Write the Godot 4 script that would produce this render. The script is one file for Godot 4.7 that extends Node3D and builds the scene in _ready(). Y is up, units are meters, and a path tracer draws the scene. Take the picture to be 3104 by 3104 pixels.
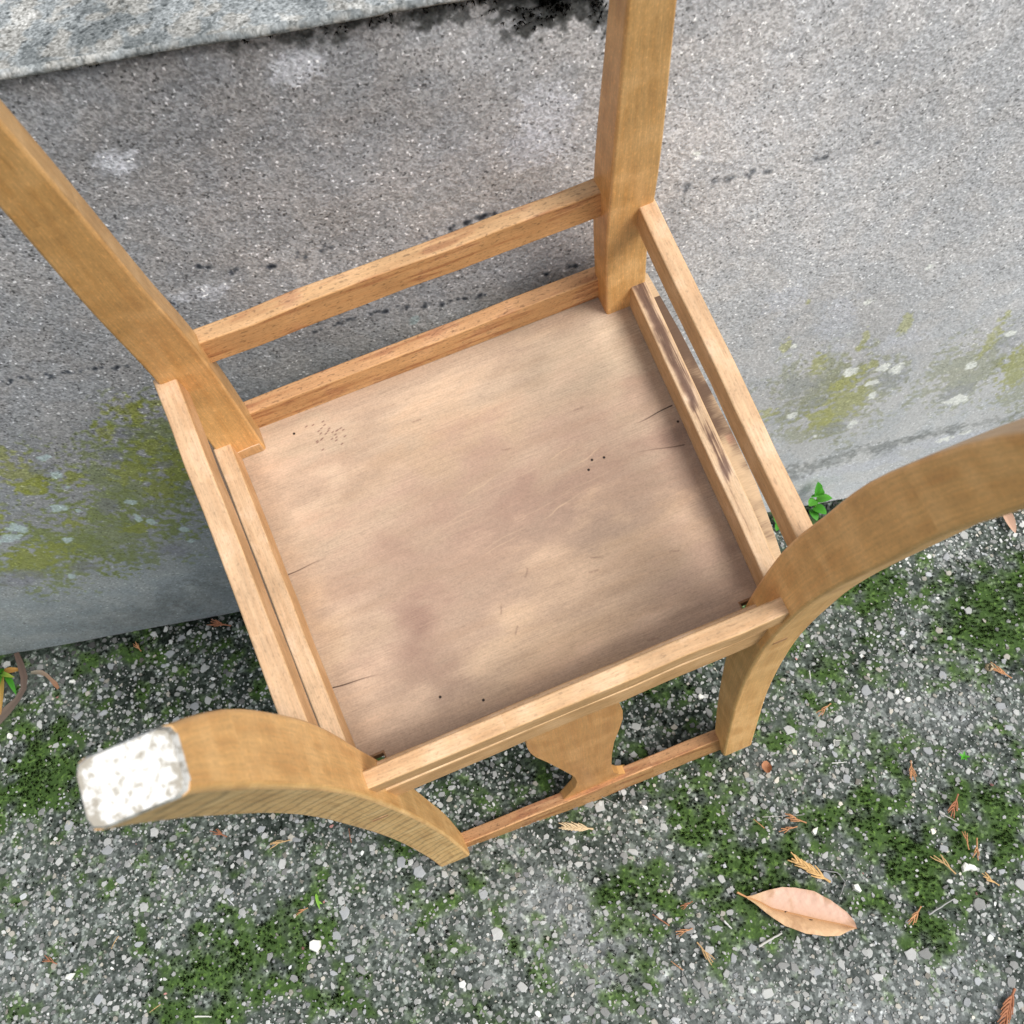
extends Node3D
# A sanded wooden chair stood upside down on mossy exposed-aggregate concrete, its seat against a low concrete wall.
# World: wall face is z = 0, ground is y = 0, x runs along the wall. Chair axes: u across, w from seat towards the feet, v from front to back.

const CHAIR_AT := Vector3(0.0675, 0.0, 0.3257)
const BASE_W := -0.4045
const BASE_V := 0.3729
var M := {}
var used := {}
var rng := RandomNumberGenerator.new()
var moss_map: PackedFloat32Array
var film_map: PackedFloat32Array
const MW := 220
const MH := 130

# ---------------------------------------------------------------- naming
func numbered(called: String) -> String:
	var n: int = used.get(called, 0)
	used[called] = n + 1
	return called if n == 0 else "%s_%03d" % [called, n]

func tag(o: Node, label := "", category := "", group := "", kind := "") -> void:
	if label: o.set_meta("label", label)
	if category: o.set_meta("category", category)
	if group: o.set_meta("group", group)
	if kind: o.set_meta("kind", kind)

func thing(called: String, label: String, category: String, at := Vector3.ZERO, group := "") -> Node3D:
	var o := Node3D.new()
	o.name = numbered(called)
	add_child(o)
	o.position = at
	tag(o, label, category, group)
	return o

func put(mesh: Mesh, called: String, mat: Material, parent: Node) -> MeshInstance3D:
	var o := MeshInstance3D.new()
	o.name = called if parent != self else numbered(called)
	o.mesh = mesh
	if mat: o.material_override = mat
	parent.add_child(o, true)
	return o

# ---------------------------------------------------------------- textures
func noise_bytes(w: int, h: int, seed_: int, freq: float, oct := 1, kind := FastNoiseLite.TYPE_SIMPLEX_SMOOTH) -> PackedByteArray:
	var n := FastNoiseLite.new()
	n.seed = seed_
	n.noise_type = kind
	n.frequency = freq
	if kind == FastNoiseLite.TYPE_CELLULAR:
		n.cellular_return_type = FastNoiseLite.RETURN_CELL_VALUE
		n.cellular_jitter = 1.0
	n.fractal_type = FastNoiseLite.FRACTAL_FBM if oct > 1 else FastNoiseLite.FRACTAL_NONE
	n.fractal_octaves = oct
	return n.get_image(w, h).get_data()

func streak_bytes(w: int, h: int, squash: int, seed_: int, freq: float, oct := 2) -> PackedByteArray:   # grain running along the height
	var n := FastNoiseLite.new()
	n.seed = seed_
	n.noise_type = FastNoiseLite.TYPE_SIMPLEX
	n.frequency = freq * 0.25
	n.fractal_type = FastNoiseLite.FRACTAL_FBM
	n.fractal_octaves = oct
	var im := n.get_image(w * 4, maxi(16, h * 4 / squash))
	im.resize(w, h, Image.INTERPOLATE_CUBIC)
	return im.get_data()

func sm(a: float, b: float, x: float) -> float:
	var t := clampf((x - a) / (b - a), 0.0, 1.0)
	return t * t * (3.0 - 2.0 * t)

func as_texture(w: int, h: int, d: PackedByteArray) -> ImageTexture:
	return ImageTexture.create_from_image(Image.create_from_data(w, h, false, Image.FORMAT_RGB8, d))

func material(tex: Texture2D, rough := 0.6, spec := 0.4) -> StandardMaterial3D:
	var m := StandardMaterial3D.new()
	m.albedo_texture = tex
	m.roughness = rough
	m.metallic_specular = spec
	m.vertex_color_use_as_albedo = true
	return m

func plain(rough := 0.7) -> StandardMaterial3D:
	var m := StandardMaterial3D.new()
	m.albedo_color = Color.WHITE
	m.vertex_color_use_as_albedo = true
	m.roughness = rough
	m.metallic_specular = 0.35
	return m

# Grain along the height. a: the wood, b: its darker streaks, c: worn or bleached patches.
func wood(w: int, h: int, seed_: int, a: Color, b: Color, c: Color, fleck := 0.0, light_fleck := 0.0, scorch := 0.0, rings := 0.0, aged := 0.0) -> ImageTexture:
	var fine := streak_bytes(w, h, 48, seed_, 0.34, 2)
	var mid := streak_bytes(w, h, 16, seed_ + 1, 0.05, 4)
	var blot := noise_bytes(w, h, seed_ + 2, 0.010, 5)
	var pore := streak_bytes(w, h, 12, seed_ + 3, 0.5, 1)
	var dots := streak_bytes(w, h, 3, seed_ + 4, 0.16, 1)
	var grit := noise_bytes(w, h, seed_ + 5, 0.6, 1, FastNoiseLite.TYPE_VALUE)
	var d := PackedByteArray()
	d.resize(w * h * 3)
	var ar := a.r; var ag := a.g; var ab := a.b
	for i in w * h:
		var f := fine[i] / 255.0
		var m := mid[i] / 255.0
		var t := clampf(1.25 * (m - 0.36) + 0.45 * (f - 0.5), 0.0, 1.0)
		var bl := blot[i] / 255.0
		var cl := clampf((bl - 0.52) * 2.6, 0.0, 0.85)
		var r := lerpf(lerpf(ar, b.r, t), c.r, cl)
		var g := lerpf(lerpf(ag, b.g, t), c.g, cl)
		var bb := lerpf(lerpf(ab, b.b, t), c.b, cl)
		var k := 1.0 + 0.13 * (bl - 0.5) + 0.13 * (f - 0.5) + 0.05 * (grit[i] / 255.0 - 0.5)
		var p := pore[i] / 255.0
		if p > 0.80: k -= 0.35 * (p - 0.80)
		if fleck > 0.0 and dots[i] > 226: k -= 1.6 * fleck * minf(1.0, (dots[i] - 226) / 10.0)
		if light_fleck > 0.0 and dots[i] < 34:
			var q := light_fleck * minf(1.0, (34 - dots[i]) / 16.0)
			k += q
		if rings > 0.0:
			var row := i / w
			var s := absf(sin(row * 0.075 + 3.0 * (bl - 0.5) + 0.00018 * pow((i % w) - w * 0.5, 2.0)))
			k -= rings * sm(0.86, 1.0, s)
		if aged > 0.0:
			var s3 := aged * sm(0.50, 0.72, 0.55 * m + 0.45 * bl + 0.10 * (f - 0.5))
			r = lerpf(r, 0.50, s3); g = lerpf(g, 0.32, s3); bb = lerpf(bb, 0.235, s3)
			var s4 := 0.6 * aged * sm(0.80, 0.95, p) * sm(0.55, 0.7, bl)
			r = lerpf(r, 0.25, s4); g = lerpf(g, 0.20, s4); bb = lerpf(bb, 0.18, s4)
		if scorch > 0.0:
			var row2 := float(i / w) / h
			var col := float(i % w) / w
			var s2 := sm(0.40, 0.62, 0.45 * bl + 0.35 * m + 0.2 * f + 1.1 * (0.29 - row2)) * scorch * sm(0.088, 0.070, col + 0.02 * (bl - 0.5)) * sm(0.040, 0.054, col + 0.02 * (f - 0.5))
			r = lerpf(r, 0.27, s2); g = lerpf(g, 0.19, s2); bb = lerpf(bb, 0.17, s2)
		d[i * 3] = clampi(int(r * k * 255.0), 0, 255)
		d[i * 3 + 1] = clampi(int(g * k * 255.0), 0, 255)
		d[i * 3 + 2] = clampi(int(bb * k * 255.0), 0, 255)
	return as_texture(w, h, d)

# Underside of the seat board: grain runs across (u), with purplish stains, cracks, worm holes and knife marks.
func panel_texture() -> ImageTexture:
	var n := 1024
	var gi := Image.create_from_data(n, n, false, Image.FORMAT_L8, streak_bytes(n, n, 40, 41, 0.30, 2))
	gi.rotate_90(CLOCKWISE)
	var fine := gi.get_data()
	var mi := Image.create_from_data(n, n, false, Image.FORMAT_L8, streak_bytes(n, n, 6, 42, 0.018, 4))
	mi.rotate_90(CLOCKWISE)
	var mid := mi.get_data()
	var pi_ := Image.create_from_data(n, n, false, Image.FORMAT_L8, streak_bytes(n, n, 12, 43, 0.5, 1))
	pi_.rotate_90(CLOCKWISE)
	var pore := pi_.get_data()
	var bi := Image.create_from_data(n, n, false, Image.FORMAT_L8, streak_bytes(n, n, 2, 44, 0.010, 6))
	bi.rotate_90(CLOCKWISE)
	var blot := bi.get_data()
	var grit := noise_bytes(n, n, 45, 0.5, 1, FastNoiseLite.TYPE_VALUE)
	var warp := noise_bytes(n, n, 46, 0.004, 3)
	# u, v, ru, rv, strength, tone (0 purple-brown, 1 pale, 2 warm ochre)
	var stains := [[-0.10, 0.222, 0.050, 0.042, 0.62, 0], [-0.085, 0.252, 0.035, 0.03, 0.4, 0], [-0.096, 0.15, 0.045, 0.03, 0.34, 0], [-0.162, 0.165, 0.025, 0.05, 0.28, 2], [0.06, 0.158, 0.10, 0.03, 0.38, 0], [-0.1, 0.05, 0.04, 0.025, 0.22, 0], [0.160, 0.172, 0.03, 0.04, 0.5, 0], [0.135, 0.262, 0.05, 0.035, 0.36, 0], [0.02, 0.137, 0.13, 0.06, 0.25, 0], [0.0, 0.10, 0.08, 0.035, 0.24, 0], [0.145, 0.045, 0.07, 0.055, 0.55, 1], [-0.15, 0.205, 0.035, 0.03, 0.4, 1], [-0.12, 0.09, 0.07, 0.02, 0.3, 1], [-0.05, 0.265, 0.09, 0.03, 0.3, 1], [-0.137, 0.015, 0.03, 0.02, 0.4, 1], [0.0, 0.03, 0.12, 0.03, 0.25, 1], [0.02, 0.27, 0.08, 0.04, 0.35, 2], [-0.02, 0.065, 0.07, 0.03, 0.3, 2], [0.165, 0.09, 0.02, 0.03, 0.45, 0], [0.1, 0.21, 0.09, 0.03, 0.3, 2], [-0.02, 0.2, 0.05, 0.05, 0.22, 0]]
	var tone := [Color(0.57, 0.465, 0.41), Color(0.80, 0.74, 0.64), Color(0.74, 0.61, 0.465)]
	var amt := PackedFloat32Array()
	amt.resize(128 * 128 * 3)
	for y in 128:
		for x in 128:
			var u := x / 128.0 * 0.44 - 0.22
			var v := y / 128.0 * 0.44 - 0.06
			for s in stains:
				var e: float = pow((u - s[0]) / s[2], 2.0) + pow((v - s[1]) / s[3], 2.0)
				var at: int = (y * 128 + x) * 3 + int(s[5])
				amt[at] = minf(1.0, amt[at] + float(s[4]) * exp(-1.1 * e))
	var d := PackedByteArray()
	d.resize(n * n * 3)
	for y in n:
		for x in n:
			var i := y * n + x
			var wx := clampi((x + int((warp[i] - 128) * 0.7)) / 8, 0, 127)
			var wy := clampi((y + int((blot[i] - 128) * 0.6)) / 8, 0, 127)
			var at := (wy * 128 + wx) * 3
			var f := fine[i] / 255.0
			var bl := blot[i] / 255.0
			var t := clampf(0.9 * (mid[i] / 255.0 - 0.4) + 0.35 * (f - 0.5), 0.0, 1.0)
			var r := lerpf(0.77, 0.695, t); var g := lerpf(0.668, 0.585, t); var b := lerpf(0.58, 0.49, t)
			var k0 := amt[at] * clampf(0.35 + 1.2 * bl + 0.3 * (f - 0.5), 0.3, 1.25)
			r = lerpf(r, tone[0].r, k0); g = lerpf(g, tone[0].g, k0); b = lerpf(b, tone[0].b, k0)
			var k1 := amt[at + 1] * (0.7 + 0.6 * (f - 0.5))
			r = lerpf(r, tone[1].r, k1); g = lerpf(g, tone[1].g, k1); b = lerpf(b, tone[1].b, k1)
			var k2 := amt[at + 2] * 0.8
			r = lerpf(r, tone[2].r, k2); g = lerpf(g, tone[2].g, k2); b = lerpf(b, tone[2].b, k2)
			var k := 1.0 + 0.10 * (f - 0.5) + 0.08 * (grit[i] / 255.0 - 0.5) + 0.15 * (bl - 0.5)
			var p := pore[i] / 255.0
			if p > 0.82: k -= 0.5 * (p - 0.82)
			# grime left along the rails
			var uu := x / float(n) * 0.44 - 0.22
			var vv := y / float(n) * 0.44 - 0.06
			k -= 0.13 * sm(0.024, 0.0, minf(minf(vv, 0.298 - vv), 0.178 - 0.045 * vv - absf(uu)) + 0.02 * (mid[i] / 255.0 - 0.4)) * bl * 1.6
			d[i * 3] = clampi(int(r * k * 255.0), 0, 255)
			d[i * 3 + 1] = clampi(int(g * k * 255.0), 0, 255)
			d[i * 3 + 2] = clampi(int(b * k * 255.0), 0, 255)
	var im := Image.create_from_data(n, n, false, Image.FORMAT_RGB8, d)
	var px := func(u: float, v: float) -> Vector2: return Vector2((u + 0.22) / 0.44 * n, (v + 0.06) / 0.44 * n)
	# pale wavy sanding figure across the middle
	for k in 15:
		var u0 := rng.randf_range(-0.05, 0.10)
		var v0 := 0.115 + k * 0.0042 + rng.randf_range(-0.002, 0.002)
		var ln := rng.randf_range(0.03, 0.11)
		for s in 160:
			var tt := s / 160.0
			var q: Vector2 = px.call(u0 + ln * (tt - 0.5), v0 + -0.008 * (tt - 0.5) + 0.0007 * sin(tt * 9.0 + k))
			mark(im, q, 1.5, Color(0.86, 0.745, 0.63), 0.10 * sin(tt * PI))
	# cracks
	for c in [[0.138, 0.122, 0.172, 0.1185, 0.65], [-0.174, 0.131, -0.140, 0.1295, 0.3], [-0.169, 0.232, -0.132, 0.236, 0.5], [0.166, 0.155, 0.125, 0.145, 0.3]]:
		for s in 140:
			var tt := s / 140.0
			var fade: float = c[4] * (tt if c[0] > 0.1 and c[2] > 0.15 else 1.0 - tt)
			mark(im, px.call(lerpf(c[0], c[2], tt), lerpf(c[1], c[3], tt) + 0.0003 * sin(tt * 7.0)), 1.1, Color(0.16, 0.11, 0.09), fade * 0.8)
	# worm holes
	for c in [Vector2(-0.094, 0.271), Vector2(-0.064, 0.286), Vector2(0.085, 0.144), Vector2(0.091, 0.137), Vector2(0.101, 0.139), Vector2(0.170, 0.134), Vector2(-0.131, 0.014)]:
		mark(im, px.call(c.x, c.y), 2.4, Color(0.10, 0.07, 0.06), 0.95)
	# speckled cluster and dark scratches
	for k in 26:
		var q: Vector2 = px.call(-0.104 + rng.randfn(0.0, 0.007), 0.024 + rng.randfn(0.0, 0.0055))
		for s in 5: mark(im, q + Vector2(s - 2, (s - 2) * -0.3), 1.3, Color(0.42, 0.30, 0.27), 0.35)
	for c in [[-0.025, 0.225, -1.2], [0.055, 0.225, 0.15], [0.075, 0.293, 0.1], [0.005, 0.205, -1.0], [0.06, 0.215, 0.4], [-0.02, 0.245, -0.9], [0.03, 0.10, 0.2], [0.1, 0.09, 0.0], [-0.03, 0.045, 0.1], [0.12, 0.235, 0.3]]:
		for s in 12: mark(im, px.call(c[0], c[1]) + Vector2(cos(c[2]), sin(c[2])) * (s - 6) * 1.6 + Vector2(rng.randf_range(-1, 1), rng.randf_range(-1, 1)), 1.8, Color(0.40, 0.31, 0.27), 0.13)
	return ImageTexture.create_from_image(im)

func mark(im: Image, q: Vector2, rad: float, c: Color, a: float) -> void:
	var rr := ceili(rad + 1.0)
	for y in range(int(q.y) - rr, int(q.y) + rr + 1):
		for x in range(int(q.x) - rr, int(q.x) + rr + 1):
			if x < 0 or y < 0 or x >= im.get_width() or y >= im.get_height(): continue
			var k := a * clampf(rad + 0.5 - Vector2(x, y).distance_to(q), 0.0, 1.0)
			if k > 0.0: im.set_pixel(x, y, im.get_pixel(x, y).lerp(c, k))

const WALL_X0 := -0.85
const WALL_W := 1.8
const WALL_H := 0.9

# Stains and growths of the wall face; x, y, half width, half height in metres.
func wall_texture() -> Array:
	var w := 1024
	var h := 512
	var big := noise_bytes(w, h, 11, 0.006, 5)
	var mid := noise_bytes(w, h, 12, 0.035, 4)
	var fine := noise_bytes(w, h, 13, 0.16, 3)
	var R := PackedFloat32Array(); var G := PackedFloat32Array(); var B := PackedFloat32Array()
	R.resize(w * h); G.resize(w * h); B.resize(w * h)
	for y in h:
		var wy := (1.0 - y / float(h)) * WALL_H
		for x in w:
			var i := y * w + x
			var wx := WALL_X0 + x / float(w) * WALL_W
			var t := sm(-0.25, 0.35, wx + 0.25 * (big[i] / 255.0 - 0.5)) * sm(0.95, 0.74, wx)
			var v := lerpf(0.57, 0.735, t) + 0.09 * (big[i] / 255.0 - 0.5) + 0.035 * (mid[i] / 255.0 - 0.5)
			# dark weathering just under the coping, darker foot of the wall on the left
			v -= 0.09 * sm(0.60, 0.745, wy + 0.12 * (big[i] / 255.0 - 0.5)) * (1.0 - sm(0.1, 0.28, wx))
			v -= 0.05 * (1.0 - sm(0.02, 0.13, wy + 0.05 * (mid[i] / 255.0 - 0.5))) * (1.0 - t)
			v += 0.05 * (1.0 - sm(0.0, 0.09, wy)) * t
			var warm := 0.008 * sm(0.35, 0.7, mid[i] / 255.0)
			var damp := (1.0 - sm(0.02, 0.5, wy)) * (1.0 - 0.6 * t)
			R[i] = v + warm - 0.022 * damp; G[i] = v + 0.003 + 0.006 * damp; B[i] = v + 0.014 - warm + 0.002 * damp
	var groups := [
		[[-0.347, 0.302, 0.072, 0.08, -0.404, 0.225, 0.08, 0.067, -0.48, 0.2, 0.06, 0.06, -0.3, 0.362, 0.035, 0.06], Color(0.46, 0.50, 0.30), 0.58, 2.8],
		[[0.418, 0.222, 0.047, 0.069, 0.374, 0.26, 0.045, 0.053, 0.549, 0.233, 0.047, 0.058, 0.374, 0.17, 0.04, 0.02, 0.65, 0.22, 0.05, 0.08], Color(0.56, 0.57, 0.44), 0.40, 2.8],
		[[-0.437, 0.361, 0.02, 0.03, -0.395, 0.332, 0.012, 0.018, -0.305, 0.421, 0.014, 0.018, -0.337, 0.393, 0.009, 0.013, -0.307, 0.36, 0.016, 0.014, -0.428, 0.257, 0.013, 0.012, -0.49, 0.206, 0.034, 0.028, -0.303, 0.321, 0.019, 0.022, -0.437, 0.331, 0.013, 0.014, -0.275, 0.42, 0.008, 0.01, -0.301, 0.411, 0.01, 0.018, -0.327, 0.423, 0.004, 0.005, -0.34, 0.326, 0.017, 0.02, -0.328, 0.289, 0.016, 0.022, -0.52, 0.29, 0.03, 0.03, -0.37, 0.225, 0.02, 0.01], Color(0.54, 0.56, 0.27), 0.56, 2.3],
		[[0.418, 0.222, 0.026, 0.036, 0.408, 0.257, 0.011, 0.012, 0.561, 0.289, 0.009, 0.029, 0.454, 0.335, 0.006, 0.016, 0.37, 0.295, 0.008, 0.02, 0.433, 0.28, 0.009, 0.008, 0.331, 0.339, 0.006, 0.009, 0.612, 0.227, 0.017, 0.041, 0.39, 0.197, 0.016, 0.02, 0.327, 0.229, 0.011, 0.012, 0.344, 0.397, 0.004, 0.005, 0.415, 0.329, 0.004, 0.012, 0.566, 0.326, 0.003, 0.005, 0.41, 0.313, 0.004, 0.005], Color(0.67, 0.675, 0.43), 0.50, 2.4],
		[[-0.347, 0.356, 0.011, 0.008, -0.306, 0.328, 0.009, 0.007, -0.322, 0.387, 0.01, 0.009, -0.35, 0.253, 0.01, 0.008, -0.383, 0.275, 0.011, 0.014, -0.525, 0.169, 0.024, 0.017, -0.454, 0.169, 0.014, 0.012, -0.352, 0.17, 0.018, 0.016, -0.413, 0.357, 0.012, 0.008, 0.0, -1.0, 0.01, 0.01], Color(0.49, 0.495, 0.53), 0.6, 1.5],
		[[0.46, 0.247, 0.018, 0.016, 0.384, 0.23, 0.01, 0.009, 0.55, 0.196, 0.021, 0.015, 0.588, 0.273, 0.016, 0.011, 0.358, 0.264, 0.02, 0.021, 0.42, 0.17, 0.016, 0.009], Color(0.60, 0.61, 0.64), 0.45, 2.0],
		[[-0.21, 0.682, 0.014, 0.011, -0.21, 0.682, 0.009, 0.007, -0.195, 0.547, 0.026, 0.008, 0.085, 0.628, 0.025, 0.02, -0.068, 0.73, 0.018, 0.012, 0.32, 0.406, 0.02, 0.02, 0.466, 0.311, 0.02, 0.015, 0.38, 0.367, 0.02, 0.033, 0.344, 0.158, 0.018, 0.018, 0.443, 0.311, 0.008, 0.012, 0.389, 0.319, 0.008, 0.009, 0.558, 0.099, 0.06, 0.012, 0.46, 0.075, 0.07, 0.012, 0.1, 0.66, 0.03, 0.02], Color(0.76, 0.77, 0.80), 0.55, 1.5],
		[[0.404, 0.382, 0.007, 0.005, 0.457, 0.418, 0.005, 0.004, 0.41, 0.275, 0.007, 0.007, 0.447, 0.272, 0.007, 0.006, 0.464, 0.265, 0.006, 0.008, 0.442, 0.247, 0.008, 0.004, 0.448, 0.221, 0.005, 0.007, 0.553, 0.242, 0.007, 0.007, 0.584, 0.289, 0.007, 0.004, 0.556, 0.181, 0.013, 0.008, 0.437, 0.172, 0.006, 0.011, 0.359, 0.211, 0.005, 0.006, 0.394, 0.16, 0.003, 0.003, 0.593, 0.106, 0.009, 0.004, 0.567, 0.099, 0.009, 0.005, 0.34, 0.335, 0.004, 0.004, 0.215, 0.60, 0.004, 0.003], Color(0.88, 0.89, 0.87), 0.95, 1.9],
		[[-0.403, 0.374, 0.008, 0.005, -0.405, 0.344, 0.006, 0.008, -0.483, 0.267, 0.009, 0.008, -0.501, 0.248, 0.014, 0.009, -0.447, 0.227, 0.005, 0.005, -0.365, 0.246, 0.005, 0.007, -0.353, 0.233, 0.005, 0.007, -0.327, 0.209, 0.005, 0.005, -0.475, 0.155, 0.005, 0.006, -0.36, 0.276, 0.006, 0.004, -0.431, 0.288, 0.009, 0.006, -0.414, 0.276, 0.003, 0.003, -0.328, 0.182, 0.004, 0.003, -0.407, 0.319, 0.005, 0.003, -0.20, 0.49, 0.012, 0.006, -0.03, 0.47, 0.006, 0.005], Color(0.68, 0.74, 0.75), 0.85, 1.9],
		[[0.377, 0.089, 0.05, 0.012, 0.421, 0.097, 0.05, 0.012, 0.471, 0.109, 0.05, 0.011, 0.51, 0.113, 0.045, 0.01, 0.555, 0.118, 0.04, 0.01, 0.61, 0.121, 0.05, 0.009, 0.36, 0.075, 0.03, 0.008, -0.444, 0.036, 0.06, 0.025, -0.359, 0.052, 0.06, 0.03, -0.32, 0.093, 0.03, 0.026], Color(0.42, 0.43, 0.42), 0.26, 3.2],
		[[-0.036, 0.751, 0.02, 0.007, -0.065, 0.75, 0.014, 0.006, -0.1, 0.75, 0.016, 0.005, -0.015, 0.753, 0.02, 0.008, 0.013, 0.752, 0.02, 0.008, 0.038, 0.75, 0.02, 0.009, 0.094, 0.743, 0.022, 0.018, 0.112, 0.738, 0.022, 0.02, 0.13, 0.738, 0.018, 0.02, 0.123, 0.751, 0.03, 0.01, 0.077, 0.75, 0.02, 0.009, -0.218, 0.759, 0.012, 0.004, -0.153, 0.757, 0.012, 0.004], Color(0.17, 0.175, 0.17), 0.5, 3.0],
	]
	for gr in groups:
		var L: Array = gr[0]
		var c: Color = gr[1]
		for k in range(0, L.size(), 4):
			var cx: float = (L[k] - WALL_X0) / WALL_W * w
			var cy: float = (1.0 - L[k + 1] / WALL_H) * h
			var rx: float = L[k + 2] / WALL_W * w
			var ry: float = L[k + 3] / WALL_H * h
			for y in range(maxi(0, int(cy - ry * 1.9)), mini(h, int(cy + ry * 1.9) + 1)):
				for x in range(maxi(0, int(cx - rx * 1.9)), mini(w, int(cx + rx * 1.9) + 1)):
					var i := y * w + x
					var e := sqrt(pow((x - cx) / rx, 2.0) + pow((y - cy) / ry, 2.0))
					var nn: float = (0.55 * (mid[i] / 255.0 - 0.5) + 0.75 * (fine[i] / 255.0 - 0.5)) * gr[3]
					var al: float = sm(1.15, 0.75, e + nn) * gr[2] * sm(1.9, 1.3, e)
					if al > 0.003:
						R[i] = lerpf(R[i], c.r, al); G[i] = lerpf(G[i], c.g, al); B[i] = lerpf(B[i], c.b, al)
	# lines of small black pits along the old formwork joints
	var pits := [-0.383, 0.485, -0.368, 0.486, -0.347, 0.482, -0.335, 0.483, -0.321, 0.483, -0.308, 0.481, -0.29, 0.477, -0.113, 0.48, -0.097, 0.484, -0.083, 0.486, -0.062, 0.488, -0.054, 0.488, -0.036, 0.488, -0.018, 0.487, 0.0, 0.486, 0.015, 0.487, 0.032, 0.486, -0.217, 0.54, -0.184, 0.573, -0.162, 0.565, -0.136, 0.563, -0.109, 0.567, -0.087, 0.571, -0.004, 0.562, 0.016, 0.57, 0.025, 0.571, 0.04, 0.574, 0.049, 0.576, 0.208, 0.565, 0.212, 0.569, 0.232, 0.57, 0.241, 0.569, 0.247, 0.57, 0.261, 0.567, 0.265, 0.57, 0.278, 0.569, 0.317, 0.571, 0.324, 0.573, 0.369, 0.578, 0.091, 0.498, 0.115, 0.501]
	for pk in range(0, pits.size(), 2):
		var dd := Vector2(pits[pk], pits[pk + 1])
		for s in 4:
			var cx := ((dd.x + rng.randfn(0, 0.003)) - WALL_X0) / WALL_W * w
			var cy := (1.0 - (dd.y + rng.randfn(0, 0.0016)) / WALL_H) * h
			var rad := rng.randf_range(0.5, 1.5)
			var k := rng.randf_range(0.25, 0.6) * (0.6 if dd.x > 0.2 else 1.35)
			for y in range(int(cy) - 3, int(cy) + 4):
				for x in range(int(cx) - 3, int(cx) + 4):
					var al := k * clampf(rad + 0.5 - Vector2(x, y).distance_to(Vector2(cx, cy)), 0.0, 1.0)
					if al > 0.0:
						var i := y * w + x
						R[i] = lerpf(R[i], 0.15, al); G[i] = lerpf(G[i], 0.17, al); B[i] = lerpf(B[i], 0.20, al)
	var small := PackedByteArray()
	small.resize(w * h * 3)
	for i in w * h:
		small[i * 3] = clampi(int(R[i] * 255.0), 0, 255)
		small[i * 3 + 1] = clampi(int(G[i] * 255.0), 0, 255)
		small[i * 3 + 2] = clampi(int(B[i] * 255.0), 0, 255)
	var im := Image.create_from_data(w, h, false, Image.FORMAT_RGB8, small)
	im.resize(2048, 1024, Image.INTERPOLATE_CUBIC)
	var d := im.get_data()
	var g1 := noise_bytes(2048, 1024, 21, 0.55, 1, FastNoiseLite.TYPE_CELLULAR)
	var g2 := noise_bytes(2048, 1024, 22, 0.24, 1, FastNoiseLite.TYPE_CELLULAR)
	var g3 := noise_bytes(2048, 1024, 23, 0.9, 1, FastNoiseLite.TYPE_VALUE)
	var sparse := noise_bytes(2048, 1024, 24, 0.012, 3)
	var hb := PackedByteArray()
	hb.resize(2048 * 1024)
	for i in 2048 * 1024:
		# coarse sandy surface above, smoother film of algae low down
		var coarse := (0.40 + 0.52 * sm(0.2, 0.6, 1.0 - (i / 2048) / 1024.0)) * (1.0 - 0.22 * sm(0.35, 0.75, (i % 2048) / 2048.0))
		var a := g1[i] / 255.0 - 0.5
		var b := g2[i] / 255.0 - 0.5
		var k := 1.0 + coarse * (0.36 * a + 0.13 * b + 0.22 * (g3[i] / 255.0 - 0.5))
		if g1[i] > 250: k += 0.40 * coarse
		if g1[i] < 9 and sparse[i] > 120: k -= 0.25 * coarse
		hb[i] = clampi(int(128.0 + 150.0 * coarse * (0.5 * a + 0.5 * b)), 0, 255)
		d[i * 3] = clampi(int(d[i * 3] * k), 0, 255)
		d[i * 3 + 1] = clampi(int(d[i * 3 + 1] * k), 0, 255)
		d[i * 3 + 2] = clampi(int(d[i * 3 + 2] * k), 0, 255)
	return [as_texture(2048, 1024, d), ImageTexture.create_from_image(Image.create_from_data(2048, 1024, false, Image.FORMAT_L8, hb))]

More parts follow.
